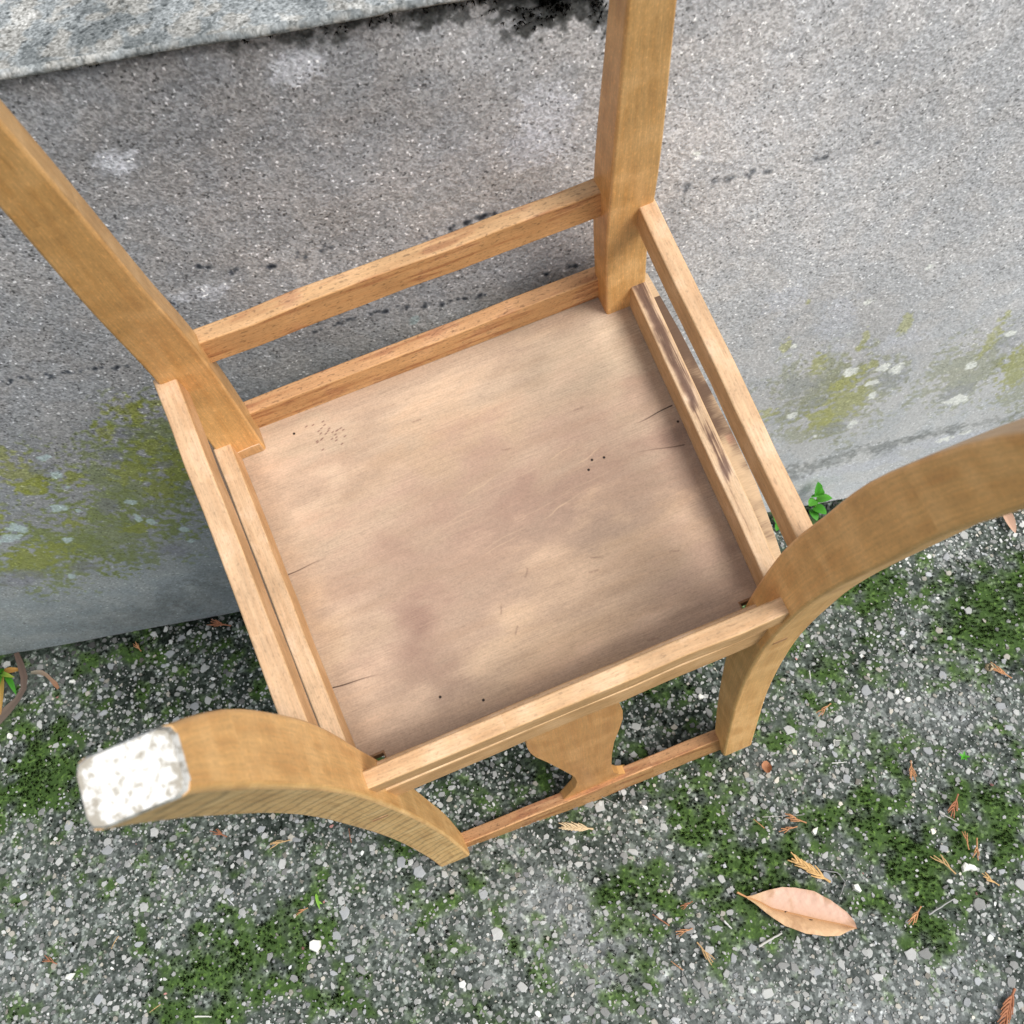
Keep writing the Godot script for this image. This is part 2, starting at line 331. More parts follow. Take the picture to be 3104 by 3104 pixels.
# ---------------------------------------------------------------- where moss grows on the ground (0 none, 1 thick)
func make_moss_map() -> void:
	var n := FastNoiseLite.new()
	n.seed = 5
	n.frequency = 9.0
	n.fractal_octaves = 4
	moss_map.resize(MW * MH)
	film_map.resize(MW * MH)
	var pale := [[0.0, 0.46, 0.06, 0.9], [0.33, 0.57, 0.11, 0.9], [0.16, 0.54, 0.09, 0.8], [-0.52, 0.31, 0.10, 0.6], [0.55, 0.28, 0.07, 0.6], [0.02, 0.39, 0.07, 0.6], [-0.15, 0.42, 0.07, 0.6], [0.44, 0.29, 0.06, 0.7], [0.26, 0.33, 0.06, 0.4], [0.5, 0.4, 0.05, 0.5], [-0.58, 0.47, 0.08, 0.5], [-0.3, 0.34, 0.08, 0.35], [0.58, 0.05, 0.09, 0.7]]
	# x, z, radius, strength
	var P := [[0.571, 0.176, 0.085, 0.85], [0.60, 0.253, 0.06, 0.6], [0.45, 0.129, 0.06, 0.7], [0.046, 0.477, 0.05, 0.7], [0.373, 0.436, 0.075, 0.75], [0.359, 0.237, 0.04, 0.6], [0.212, 0.094, 0.09, 0.7], [0.476, 0.427, 0.06, 0.7], [0.22, 0.424, 0.06, 0.8], [0.373, 0.511, 0.03, 0.9], [0.079, 0.43, 0.05, 0.75], [-0.034, 0.452, 0.035, 0.7], [-0.291, 0.416, 0.05, 0.75], [-0.25, 0.45, 0.05, 0.5], [-0.37, 0.417, 0.055, 0.8], [-0.40, 0.45, 0.05, 0.7], [-0.582, 0.149, 0.07, 0.75], [-0.549, 0.08, 0.06, 0.45], [-0.40, 0.05, 0.1, 0.4], [0.169, 0.185, 0.07, 0.55], [0.1, 0.12, 0.15, 0.6], [0.186, 0.268, 0.05, 0.5], [-0.05, 0.16, 0.10, 0.6], [0.381, 0.319, 0.06, 0.45], [0.16, 0.37, 0.05, 0.6], [0.30, 0.40, 0.06, 0.45], [0.14, 0.50, 0.04, 0.6], [0.5, 0.33, 0.04, 0.35], [0.42, 0.48, 0.05, 0.5], [-0.2, 0.12, 0.1, 0.4], [0.52, 0.5, 0.06, 0.6], [0.70, 0.35, 0.1, 0.6], [-0.7, 0.3, 0.1, 0.5]]
	for y in MH:
		for x in MW:
			var wx := x * 0.01 - 1.1
			var wz := y * 0.01 - 0.05
			var v := 0.22
			for q in P:
				var e: float = (pow(wx - q[0], 2.0) + pow(wz - q[1], 2.0)) / (q[2] * q[2])
				if e < 6.0: v = maxf(v, 0.85 * q[3] * exp(-0.6 * e))
			v += 0.34 * n.get_noise_2d(wx, wz) + 0.42 * n.get_noise_2d(wx * 3.3 + 7.0, wz * 3.3)
			# the strip by the wall on the right is swept clean, and so is the front right corner
			v *= 1.0 - 0.85 * sm(0.46, 0.54, wx) * (1.0 - sm(0.07, 0.14, wz))
			v *= 1.0 - 0.8 * sm(0.53, 0.60, wz + 0.12 * (0.3 - wx)) 
			var fv := -0.02 + 0.42 * n.get_noise_2d(wx * 0.9 + 31.0, wz * 0.9) + 0.25 * n.get_noise_2d(wx * 4.0 - 9.0, wz * 4.0)
			for q in pale:
				var e2: float = (pow(wx - q[0], 2.0) + pow(wz - q[1], 2.0)) / (q[2] * q[2])
				if e2 < 6.0: fv += 0.6 * q[3] * exp(-0.8 * e2)
			film_map[y * MW + x] = clampf(fv, 0.0, 1.0)
			v *= 1.0 - 0.5 * film_map[y * MW + x]
			moss_map[y * MW + x] = clampf(v, 0.0, 1.0)

func film(x: float, z: float) -> float:
	return film_map[clampi(int((z + 0.05) / 0.01), 0, MH - 1) * MW + clampi(int((x + 1.1) / 0.01), 0, MW - 1)]

func moss(x: float, z: float) -> float:
	var fx := clampf((x + 1.1) / 0.01, 0.0, MW - 1.01)
	var fy := clampf((z + 0.05) / 0.01, 0.0, MH - 1.01)
	var i := int(fy) * MW + int(fx)
	var a := fx - int(fx)
	return lerpf(lerpf(moss_map[i], moss_map[i + 1], a), lerpf(moss_map[i + MW], moss_map[i + MW + 1], a), fy - int(fy))

const GX0 := -1.0
const GZ0 := -0.02

func ground_texture() -> Array:    # 2.0 m by 1.0 m, repeated beyond
	var w := 2048
	var h := 1024
	var mm := Image.create(MW, MH, false, Image.FORMAT_L8)
	for y in MH:
		for x in MW: mm.set_pixel(x, y, Color.from_hsv(0, 0, moss_map[y * MW + x]))
	var part := mm.get_region(Rect2i(10, 3, 200, 100))
	part.resize(w, h, Image.INTERPOLATE_CUBIC)
	var mo := part.get_data()
	for y in MH:
		for x in MW: mm.set_pixel(x, y, Color.from_hsv(0, 0, film_map[y * MW + x]))
	var part2 := mm.get_region(Rect2i(10, 3, 200, 100))
	part2.resize(w, h, Image.INTERPOLATE_CUBIC)
	var fi := part2.get_data()
	var g1 := noise_bytes(w, h, 31, 0.30, 1, FastNoiseLite.TYPE_CELLULAR)
	var g2 := noise_bytes(w, h, 32, 0.16, 1, FastNoiseLite.TYPE_CELLULAR)
	var g3 := noise_bytes(w, h, 33, 0.8, 1, FastNoiseLite.TYPE_VALUE)
	var mid := noise_bytes(w, h, 34, 0.03, 4)
	var big := noise_bytes(w, h, 35, 0.007, 4)
	var d := PackedByteArray()
	d.resize(w * h * 3)
	var hb := PackedByteArray()
	hb.resize(w * h)
	for i in w * h:
		var m := sm(0.16, 0.64, mo[i] / 255.0 + 0.75 * (mid[i] / 255.0 - 0.5))
		var a := g1[i] / 255.0
		var b := g2[i] / 255.0
		var c := g3[i] / 255.0
		var v := 0.305 + 0.13 * (big[i] / 255.0 - 0.5) + 0.16 * (a - 0.5) + 0.10 * (c - 0.5) + 0.08 * (mid[i] / 255.0 - 0.5)
		var fl := fi[i] / 255.0
		var gx := GX0 + (i % w) / float(w) * 2.0
		var gz := GZ0 + (i / w) / float(h)
		v -= 0.085 * sm(-0.60, -0.45, gx) * sm(0.34, 0.2, gx) * sm(0.40, 0.26, gz + 0.25 * absf(gx) + 0.2 * (mid[i] / 255.0 - 0.5)) * sm(1.0, 0.9, gz)  # shade under the chair and left of it, painted into the ground colour
		v += 0.15 * sm(0.15, 0.85, fl + 0.3 * (mid[i] / 255.0 - 0.5))
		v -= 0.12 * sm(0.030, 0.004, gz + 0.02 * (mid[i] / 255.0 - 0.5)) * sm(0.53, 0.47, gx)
		if b > 0.86: v += 0.13
		if a > 0.90: v += 0.16
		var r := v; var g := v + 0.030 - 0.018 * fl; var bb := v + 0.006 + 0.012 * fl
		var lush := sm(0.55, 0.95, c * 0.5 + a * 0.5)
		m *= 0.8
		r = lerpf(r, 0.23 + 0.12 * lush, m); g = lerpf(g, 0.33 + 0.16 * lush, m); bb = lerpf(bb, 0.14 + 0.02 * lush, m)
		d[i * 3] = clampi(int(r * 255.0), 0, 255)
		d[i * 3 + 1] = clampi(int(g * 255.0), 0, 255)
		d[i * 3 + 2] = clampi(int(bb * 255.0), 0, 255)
		hb[i] = clampi(int(90.0 + 80.0 * (a - 0.5) + 40.0 * (c - 0.5) + 60.0 * m), 0, 255)
	return [as_texture(w, h, d), ImageTexture.create_from_image(Image.create_from_data(w, h, false, Image.FORMAT_L8, hb))]

# ---------------------------------------------------------------- shapes
func P(u: float, w: float, v: float) -> Vector3:   # chair axes to the chair's own node
	return Vector3(u, w - BASE_W, v - BASE_V)

# A rounded-rectangle bar swept through stations {c, a, b} (centre, half-width vector, half-height vector).
# tints: colours of the faces +b, -a, -b, +a. faces: which of these (by bit) go into this mesh; caps are added if asked for.
func sweep(st: Array, rad: float, tints: Array, grain := Vector2(0.25, 0.5), shift := Vector2.ZERO, mask := 15, caps := true) -> ArrayMesh:
	var s := SurfaceTool.new()
	s.begin(Mesh.PRIMITIVE_TRIANGLES)
	var dirs := []
	for q in 4:
		for k in 3:
			var an := (q * 90.0 + k * 45.0) * PI / 180.0
			dirs.append(Vector2(cos(an), sin(an)))
	var sx := [1, -1, -1, 1]
	var sy := [1, 1, -1, -1]
	var rings := []
	var norms := []
	var run := 0.0
	var lens := []
	for i in st.size():
		if i > 0: run += (st[i].c - st[i - 1].c).length()
		lens.append(run)
		var ha: float = st[i].a.length()
		var hb: float = st[i].b.length()
		var ea: Vector3 = st[i].a / ha
		var eb: Vector3 = st[i].b / hb
		var r := minf(rad, minf(ha, hb) * 0.95)
		var along: Vector3 = (st[mini(i + 1, st.size() - 1)].c - st[maxi(i - 1, 0)].c).normalized()
		var ring := []
		var nr := []
		for j in 12:
			var q := j / 3
			ring.append(st[i].c + ea * (sx[q] * (ha - r) + dirs[j].x * r) + eb * (sy[q] * (hb - r) + dirs[j].y * r))
			var n: Vector3 = ea * dirs[j].x + eb * dirs[j].y
			nr.append((n - along * n.dot(along)).normalized())
		rings.append(ring)
		norms.append(nr)
	var flip: bool = st[0].a.cross(st[0].b).dot(st[1].c - st[0].c) < 0.0
	var peri := [0.0]
	for j in 12: peri.append(peri[j] + (rings[0][(j + 1) % 12] - rings[0][j]).length())
	# face tint of each ring vertex: last of a corner and first of the next share a face
	var tint_of := func(j: int) -> Color:
		var q := j / 3
		var face_next: Color = tints[[0, 1, 2, 3][q]]
		var face_prev: Color = tints[[3, 0, 1, 2][q]]
		return face_next if j % 3 == 2 else (face_prev if j % 3 == 0 else face_prev.lerp(face_next, 0.5) * 1.06)
	for i in st.size() - 1:
		for j in 12:
			var j2 := (j + 1) % 12
			if j % 3 == 2 and not (mask & (1 << (j / 3))): continue
			if j % 3 != 2 and mask != 15 and mask != 7 and mask != 11 and mask != 13 and mask != 14: continue
			var quad := [[i, j, j], [i + 1, j, j], [i + 1, j2, j + 1], [i, j, j], [i + 1, j2, j + 1], [i, j2, j + 1]]
			if flip: quad = [quad[0], quad[2], quad[1], quad[3], quad[5], quad[4]]
			for t in quad:
				s.set_normal(norms[t[0]][t[1]])
				s.set_color(tint_of.call(t[1]))
				s.set_uv(Vector2(peri[t[2]], lens[t[0]]) / grain + shift)
				s.add_vertex(rings[t[0]][t[1]])
	if caps:
		for e in [0, st.size() - 1]:
			var n: Vector3 = (st[e].c - st[1 if e == 0 else e - 1].c).normalized()
			for j in range(1, 11):
				var tri := [0, j, j + 1]
				if (e == 0) == flip: tri = [0, j + 1, j]
				for t in tri:
					var q: Vector3 = rings[e][t]
					s.set_normal(n)
					s.set_color(tints[0])
					s.set_uv(Vector2((q - st[e].c).dot(st[e].a.normalized()), (q - st[e].c).dot(st[e].b.normalized())) / Vector2(grain.x, grain.x) + shift)
					s.add_vertex(q if e == 1 else q)
	return s.commit()

# A straight bar between two end points (centres), half sizes ha (along side) and hb (along up), slightly uneven as hand-planed wood is.
func bar(p0: Vector3, p1: Vector3, side: Vector3, up: Vector3, ha: float, hb: float, rad: float, tints: Array, shift: Vector2, uneven := 0.0004) -> ArrayMesh:
	var st := []
	for i in 9:
		var t := i / 8.0
		var k := 0.0 if i == 0 or i == 8 else 1.0
		var off := side * rng.randf_range(-uneven, uneven) * k + up * rng.randf_range(-uneven, uneven) * k
		st.append({c = p0.lerp(p1, t) + off, a = side * (ha + rng.randf_range(-uneven, uneven) * 0.6), b = up * (hb + rng.randf_range(-uneven, uneven) * 0.6)})
	return sweep(st, rad, tints, Vector2(0.25, 0.5), shift)

func table(T: Array, x: float) -> float:    # [[x, y], ...] smoothly interpolated
	if x <= T[0][0]: return T[0][1]
	for i in T.size() - 1:
		if x <= T[i + 1][0]:
			var p0: Array = T[maxi(i - 1, 0)]
			var p3: Array = T[mini(i + 2, T.size() - 1)]
			if i == 0: p0 = [2.0 * T[0][0] - T[1][0], 2.0 * T[0][1] - T[1][1]]
			if i + 2 >= T.size(): p3 = [2.0 * T[i + 1][0] - T[i][0], 2.0 * T[i + 1][1] - T[i][1]]
			return cubic_interpolate_in_time(T[i][1], T[i + 1][1], p0[1], p3[1], (x - T[i][0]) / (T[i + 1][0] - T[i][0]), T[i + 1][0] - T[i][0], p0[0] - T[i][0], p3[0] - T[i][0])
	return T[-1][1]

# Prism from an outline (in chair axes u, v or u, w) with bevelled rims.
func slab(outline: PackedVector2Array, to3: Callable, lo: float, hi: float, bevel: float, tint: Color, uvs: Callable, tint_side := Color.WHITE) -> ArrayMesh:
	var s := SurfaceTool.new()
	s.begin(Mesh.PRIMITIVE_TRIANGLES)
	var ccw := not Geometry2D.is_polygon_clockwise(outline)
	var inner := outline
	var grown := Geometry2D.offset_polygon(outline, -bevel, Geometry2D.JOIN_MITER)
	if grown.size() > 0 and grown[0].size() == outline.size():
		inner = PackedVector2Array()
		for p in outline:
			var best: Vector2 = grown[0][0]
			for q in grown[0]:
				if q.distance_to(p) < best.distance_to(p): best = q
			inner.append(best)
	var tri := Geometry2D.triangulate_polygon(inner)
	var centre := Vector3.ZERO
	for p in outline: centre += to3.call(p, (lo + hi) * 0.5) / outline.size()
	var face := func(a: Vector3, b: Vector3, c: Vector3, ua: Vector2, ub: Vector2, uc: Vector2, n: Vector3, col: Color) -> void:
		var order := [[a, ua], [b, ub], [c, uc]]
		if (b - a).cross(c - a).dot(n) > 0.0: order = [[a, ua], [c, uc], [b, ub]]
		for o in order:
			s.set_normal(n); s.set_color(col); s.set_uv(o[1]); s.add_vertex(o[0])
	for lev in [hi, lo]:
		var n: Vector3 = (to3.call(inner[0], hi) - to3.call(inner[0], lo)).normalized() * (1.0 if lev == hi else -1.0)
		for k in range(0, tri.size(), 3):
			var pa := inner[tri[k]]; var pb := inner[tri[k + 1]]; var pc := inner[tri[k + 2]]
			face.call(to3.call(pa, lev), to3.call(pb, lev), to3.call(pc, lev), uvs.call(pa), uvs.call(pb), uvs.call(pc), n, tint)
	var levels := [[inner, hi], [outline, hi - bevel], [outline, lo + bevel], [inner, lo]]
	for i in outline.size():
		var j := (i + 1) % outline.size()
		var edge := outline[j] - outline[i]
		var out2 := Vector2(edge.y, -edge.x).normalized() * (1.0 if ccw else -1.0)
		var o3: Vector3 = (to3.call(outline[i] + out2 * 0.01, 0.0) - to3.call(outline[i], 0.0)).normalized()
		var up: Vector3 = (to3.call(outline[i], hi) - to3.call(outline[i], lo)).normalized()
		for L in 3:
			var a2: Vector2 = levels[L][0][i]; var b2: Vector2 = levels[L][0][j]
			var c2: Vector2 = levels[L + 1][0][j]; var d2: Vector2 = levels[L + 1][0][i]
			var n: Vector3 = [(o3 + up).normalized(), o3, (o3 - up).normalized()][L]
			var A: Vector3 = to3.call(a2, levels[L][1]); var B: Vector3 = to3.call(b2, levels[L][1])
			var Cc: Vector3 = to3.call(c2, levels[L + 1][1]); var D: Vector3 = to3.call(d2, levels[L + 1][1])
			var dv := Vector2(0, 0.012 * L)
			face.call(A, B, Cc, uvs.call(a2) + dv, uvs.call(b2) + dv, uvs.call(c2) + dv, n, tint_side)
			face.call(A, Cc, D, uvs.call(a2) + dv, uvs.call(c2) + dv, uvs.call(d2) + dv, n, tint_side)
	return s.commit()

func tube(s: SurfaceTool, pts: Array, radii: Array, col: Color, sides := 5, flat := 1.0) -> void:
	var up := Vector3.UP
	var prev := []
	for i in pts.size():
		var dir: Vector3 = (pts[mini(i + 1, pts.size() - 1)] - pts[maxi(i - 1, 0)]).normalized()
		var side := dir.cross(up)
		if side.length() < 0.1: side = dir.cross(Vector3.RIGHT)
		side = side.normalized()
		var nrm := side.cross(dir).normalized()
		var ring := []
		for k in sides:
			var an := TAU * k / sides
			ring.append([pts[i] + (side * cos(an) + nrm * sin(an) * flat) * radii[i], (side * cos(an) + nrm * sin(an)).normalized()])
		if i > 0:
			for k in sides:
				var k2 := (k + 1) % sides
				var q := [prev[k], ring[k], ring[k2], prev[k], ring[k2], prev[k2]]
				if (q[1][0] - q[0][0]).cross(q[2][0] - q[0][0]).dot(q[0][1]) > 0.0: q = [q[0], q[2], q[1], q[3], q[5], q[4]]
				for t in q:
					s.set_normal(t[1]); s.set_color(col); s.add_vertex(t[0])
		prev = ring

# ---------------------------------------------------------------- main
func _ready() -> void:
	rng.seed = 20240
	# camera
	var cam := Camera3D.new()
	cam.name = "camera"
	add_child(cam)
	cam.transform = Transform3D(Basis(Vector3(0.9828, -0.0709, 0.1705), Vector3(0.1825, 0.5146, -0.8378), Vector3(-0.0284, 0.8545, 0.5187)).orthonormalized(), Vector3(0.0, 1.1458, 0.6226))
	cam.near = 0.02
	cam.far = 200.0
	var lens := CameraAttributesPhysical.new()
	lens.frustum_focal_length = 23.8
	lens.frustum_focus_distance = 0.85
	lens.frustum_near = 0.02
	lens.frustum_far = 200.0
	lens.exposure_aperture = 12.0
	cam.attributes = lens
	cam.fov = 53.51
	# sky, exposure, sun
	var we := WorldEnvironment.new()
	we.name = "world_environment"
	var env := Environment.new()
	var sky_m := ProceduralSkyMaterial.new()
	sky_m.sky_top_color = Color(0.80, 0.83, 0.87)
	sky_m.sky_horizon_color = Color(0.72, 0.74, 0.77)
	sky_m.sky_curve = 0.25
	sky_m.ground_bottom_color = Color(0.25, 0.25, 0.24)
	sky_m.ground_horizon_color = Color(0.45, 0.46, 0.46)
	sky_m.sky_energy_multiplier = 0.80
	var sky := Sky.new()
	sky.sky_material = sky_m
	env.background_mode = Environment.BG_SKY
	env.sky = sky
	env.tonemap_mode = Environment.TONE_MAPPER_LINEAR
	env.tonemap_exposure = 2.0
	env.sdfgi_enabled = true
	env.ssao_enabled = true
	env.ssil_enabled = true
	we.environment = env
	add_child(we)
	var sun := DirectionalLight3D.new()
	sun.name = "sun"
	sun.light_energy = 0.6
	sun.light_angular_distance = 30.0
	sun.light_color = Color(1.0, 0.985, 0.965)
	sun.shadow_enabled = true
	add_child(sun)
	sun.look_at_from_position(Vector3(1.15, 1.75, 0.95), Vector3.ZERO)

	make_moss_map()
	build_ground()
	build_wall()
	build_chair()
	build_litter()
	build_plants()

# ---------------------------------------------------------------- ground
func stone_mesh(seed_: int, sides: int, flat: float) -> ArrayMesh:      # a broken pebble about 1 unit across, set in the concrete
	var r := RandomNumberGenerator.new()
	r.seed = seed_
	var s := SurfaceTool.new()
	s.begin(Mesh.PRIMITIVE_TRIANGLES)
	var top := []; var rim := []; var foot := []
	var stretch := r.randf_range(0.62, 1.0)
	for k in sides:
		var an := TAU * (k + r.randf_range(-0.3, 0.3)) / sides
		var rad := r.randf_range(0.34, 0.62)
		var q := Vector3(cos(an) * rad, 0, sin(an) * rad * stretch)
		top.append(q * r.randf_range(0.72, 0.9) + Vector3.UP * flat * r.randf_range(0.8, 1.15))
		rim.append(q * r.randf_range(0.92, 1.0) + Vector3.UP * flat * r.randf_range(0.35, 0.6))
		foot.append(q + Vector3.DOWN * 0.12)
	var crown := Vector3(0, flat * r.randf_range(0.95, 1.2), 0)
	for k in sides:
		var j := (k + 1) % sides
		for t in [[crown, top[k], top[j]], [top[k], rim[k], rim[j]], [top[k], rim[j], top[j]], [rim[k], foot[k], foot[j]], [rim[k], foot[j], rim[j]]]:
			var n: Vector3 = (t[1] - t[0]).cross(t[2] - t[0]).normalized()
			var mid: Vector3 = (t[0] + t[1] + t[2]) / 3.0 + Vector3.UP * 0.1
			var order := [t[0], t[2], t[1]]
			if n.dot(mid) < 0.0:
				n = -n
				order = t
			for q in order:
				s.set_normal(n); s.set_color(Color.WHITE); s.add_vertex(q)
	return s.commit()

func seen(x: float, z: float) -> bool:
	var t: Transform3D = get_node("camera").transform.affine_inverse()
	var q := t * Vector3(x, 0, z)
	return absf(q.x / -q.z) < 0.5 and absf(q.y / -q.z) < 0.5

func stone_colour(x: float, z: float, r: RandomNumberGenerator) -> Color:
	var v := clampf(r.randfn(0.335, 0.095), 0.15, 0.55)
	if r.randf() < 0.014: v = r.randf_range(0.55, 0.78)
	if r.randf() < 0.08: v *= 0.6
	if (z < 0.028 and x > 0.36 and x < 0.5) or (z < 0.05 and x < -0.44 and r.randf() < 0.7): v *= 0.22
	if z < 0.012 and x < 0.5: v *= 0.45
	if x > 0.48 and z < 0.11: v = minf(0.72, v * 1.6)
	var fm := film(x, z)
	v = lerpf(v, 0.30, 0.45 * fm)
	var c := Color(v, v * 1.015, v * 0.985)
	var h := r.randf()
	if h < 0.10: c = Color(v * 0.95, v * 0.99, v * 1.02)
	elif h < 0.2: c = Color(v * 1.06, v, v * 0.87)
	elif h < 0.202: c = Color(v * 1.0, v * 0.5, v * 0.45)
	return c

func build_ground() -> void:
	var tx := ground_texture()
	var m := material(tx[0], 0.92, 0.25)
	m.heightmap_enabled = true
	m.heightmap_texture = tx[1]
	m.heightmap_scale = 0.25
	var s := SurfaceTool.new()
	s.begin(Mesh.PRIMITIVE_TRIANGLES)
	# one sheet from the wall outwards to the horizon, finer near the chair
	var xs := []; var zs := []
	for k in 6: xs.append(-60.0 * pow(0.5, k))
	for k in 61: xs.append(-1.2 + k * 0.04)
	for k in range(5, -1, -1): xs.append(60.0 * pow(0.5, k))
	zs.append(-0.05)
	for k in 31: zs.append(k * 0.04)
	for k in range(5, -1, -1): zs.append(60.0 * pow(0.5, k))
	var nn := FastNoiseLite.new()
	nn.frequency = 6.0
	nn.seed = 8
	var hgt := func(x: float, z: float) -> float:
		return -0.0012 + 0.0012 * nn.get_noise_2d(x, z) if absf(x) < 1.2 and z < 1.2 else -0.0012
	for a in xs.size() - 1:
		for b in zs.size() - 1:
			var q := [Vector2(xs[a], zs[b]), Vector2(xs[a + 1], zs[b]), Vector2(xs[a + 1], zs[b + 1]), Vector2(xs[a], zs[b]), Vector2(xs[a + 1], zs[b + 1]), Vector2(xs[a], zs[b + 1])]
			for p in q:
				s.set_uv(Vector2((p.x - GX0) / 2.0, (p.y - GZ0) / 1.0))
				s.set_color(Color.WHITE)
				s.set_normal(Vector3.UP)
				s.add_vertex(Vector3(p.x, hgt.call(p.x, p.y), p.y))
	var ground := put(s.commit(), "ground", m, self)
	tag(ground, "mossy exposed aggregate concrete ground in front of the wall", "ground", "", "structure")

	# stones set in the concrete
	var kinds := []
	for k in 8: kinds.append(stone_mesh(100 + k, 5 + k % 4, [0.05, 0.08, 0.12][k % 3]))
	var r := RandomNumberGenerator.new()
	r.seed = 77
	var all := []
	var step := 0.0098
	for iz in int(1.02 / step):
		for ix in int(2.1 / step):
			var x := -1.0 + (ix + r.randf()) * step
			var z := 0.002 + (iz + r.randf()) * step
			var mo := moss(x, z)
			var bare := 1.0 - sm(0.22, 0.62, mo)
			var clean := sm(0.46, 0.54, x) * (1.0 - sm(0.07, 0.13, z))
			if r.randf() > 0.30 + 0.65 * bare + clean: continue
			var size := 0.0050 * exp(r.randfn(0.0, 0.38))
			if r.randf() < 0.05: size *= 1.55
			size = minf(size, 0.0145) * lerpf(0.72, 1.0, bare)
			all.append([size, x, z])
	var grains := []
	step = 0.0050
	for iz in int(0.95 / step):
		for ix in int(1.9 / step):
			var x := -0.9 + (ix + r.randf()) * step
			var z := 0.001 + (iz + r.randf()) * step
			if r.randf() > 0.05 + 0.62 * (1.0 - sm(0.20, 0.5, moss(x, z))): continue
			grains.append([0.0025 * exp(r.randfn(0.0, 0.35)), x, z])
	all.sort_custom(func(p, q): return p[0] > q[0])
	var stone_m := plain(0.85)
	var tones := []
	for k in 9:
		var sm_ := StandardMaterial3D.new()
		var c := stone_colour(0.0, 0.4, r)
		sm_.albedo_color = c.linear_to_srgb()
		sm_.roughness = 0.85
		tones.append(sm_)
	# the 300 that show largest are pieces of their own
	var rest := []
	var n := 0
	for q in all:
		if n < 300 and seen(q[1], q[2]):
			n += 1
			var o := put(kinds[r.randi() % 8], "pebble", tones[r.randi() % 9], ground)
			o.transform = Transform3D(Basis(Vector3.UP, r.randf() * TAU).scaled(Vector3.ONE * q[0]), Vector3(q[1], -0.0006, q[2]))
		else:
			rest.append(q)
	for k in 8:
		var mine := []
		for i in range(k, rest.size(), 8): mine.append(rest[i])
		scatter(kinds[k], mine, stone_m, "pebbles", ground, r)
	for k in 3:
		var mine := []
		for i in range(k, grains.size(), 3): mine.append(grains[i])
		scatter(kinds[k], mine, stone_m, "grit", ground, r)
	build_moss(r)

func scatter(mesh: Mesh, list: Array, mat: Material, called: String, parent: Node, r: RandomNumberGenerator) -> void:
	var mm := MultiMesh.new()
	mm.transform_format = MultiMesh.TRANSFORM_3D
	mm.use_colors = true
	mm.mesh = mesh
	mm.instance_count = list.size()
	for i in list.size():
		var q: Array = list[i]
		var tilt := Basis(Vector3(1, 0, 0), r.randfn(0, 0.12)) * Basis(Vector3(0, 0, 1), r.randfn(0, 0.12))
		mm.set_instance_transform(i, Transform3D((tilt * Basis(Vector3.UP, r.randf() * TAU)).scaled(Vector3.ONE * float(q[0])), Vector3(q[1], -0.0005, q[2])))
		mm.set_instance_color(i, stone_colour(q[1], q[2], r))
	var o := MultiMeshInstance3D.new()
	o.name = called
	o.multimesh = mm
	o.material_override = mat
	parent.add_child(o, true)
	tag(o, "", "", "", "stuff")

func build_moss(r: RandomNumberGenerator) -> void:
	# a tuft: a handful of tiny pointed leaves
	var s := SurfaceTool.new()
	s.begin(Mesh.PRIMITIVE_TRIANGLES)
	for k in 11:
		var an := TAU * k / 11.0 + r.randf_range(-0.3, 0.3)
		var lean := r.randf_range(0.15, 0.95)
		var at := Vector3(cos(an), 0, sin(an)) * r.randf_range(0.0, 0.45)
		var tip := at + Vector3(cos(an) * lean, r.randf_range(0.5, 1.0), sin(an) * lean) * 0.8
		var side := Vector3(-sin(an), 0, cos(an)) * 0.16
		var belly := at.lerp(tip, 0.45)
		var up := (tip - at).cross(side).normalized()
		if up.y < 0: up = -up
		var up2 := (up + Vector3.UP * 0.6).normalized()
		var shade := r.randf_range(0.75, 1.3)
		for t in [[at, belly + side, belly - side], [belly - side, belly + side, tip]]:
			for q in t:
				s.set_normal(up2); s.set_color(Color(shade, shade, shade)); s.add_vertex(q)
	var tuft := s.commit()
	var spots := []
	var mn := FastNoiseLite.new()
	mn.seed = 12
	mn.frequency = 30.0
	mn.fractal_octaves = 3
	var step := 0.0027
	for iz in int(0.85 / step):
		for ix in int(1.75 / step):
			var x := -0.85 + (ix + r.randf()) * step
			var z := 0.001 + (iz + r.randf()) * step
			var mo := moss(x, z)
			mo = clampf(mo + 0.38 * mn.get_noise_2d(x, z) + 0.3 * mn.get_noise_2d(x * 4.0, z * 4.0), 0.0, 1.0)
			if r.randf() < 0.66 * sm(0.18, 0.95, mo) + 0.025: spots.append([x, z, mo])
	var mm := MultiMesh.new()
	mm.transform_format = MultiMesh.TRANSFORM_3D
	mm.use_colors = true
	mm.mesh = tuft
	mm.instance_count = spots.size()
	for i in spots.size():
		var q: Array = spots[i]
		var sc := r.randf_range(0.0011, 0.0025) * (0.75 + 0.5 * float(q[2]))
		mm.set_instance_transform(i, Transform3D(Basis(Vector3.UP, r.randf() * TAU).scaled(Vector3(sc, sc * r.randf_range(0.7, 1.2), sc)), Vector3(q[0], -0.0008, q[1])))
		var k := r.randf_range(0.55, 1.0) * (0.6 + 0.6 * float(q[2])) * (0.9 + 0.75 * mn.get_noise_2d(q[0] * 2.0 + 5.0, q[1] * 2.0))
		var c := Color(0.105, 0.21, 0.026) * k
		if r.randf() < 0.10 + 0.18 * sm(0.6, 0.9, q[2]): c = Color(0.20, 0.37, 0.035) * k
		if r.randf() < 0.16: c = Color(0.14, 0.16, 0.055) * k
		mm.set_instance_color(i, c)
	var o := MultiMeshInstance3D.new()
	o.name = "moss"
	o.multimesh = mm
	var m := plain(0.95)
	m.backlight_enabled = true
	m.backlight = Color(0.15, 0.22, 0.06)
	o.material_override = m
	add_child(o)
	tag(o, "dark green moss growing in patches between the pebbles of the concrete", "moss", "", "stuff")

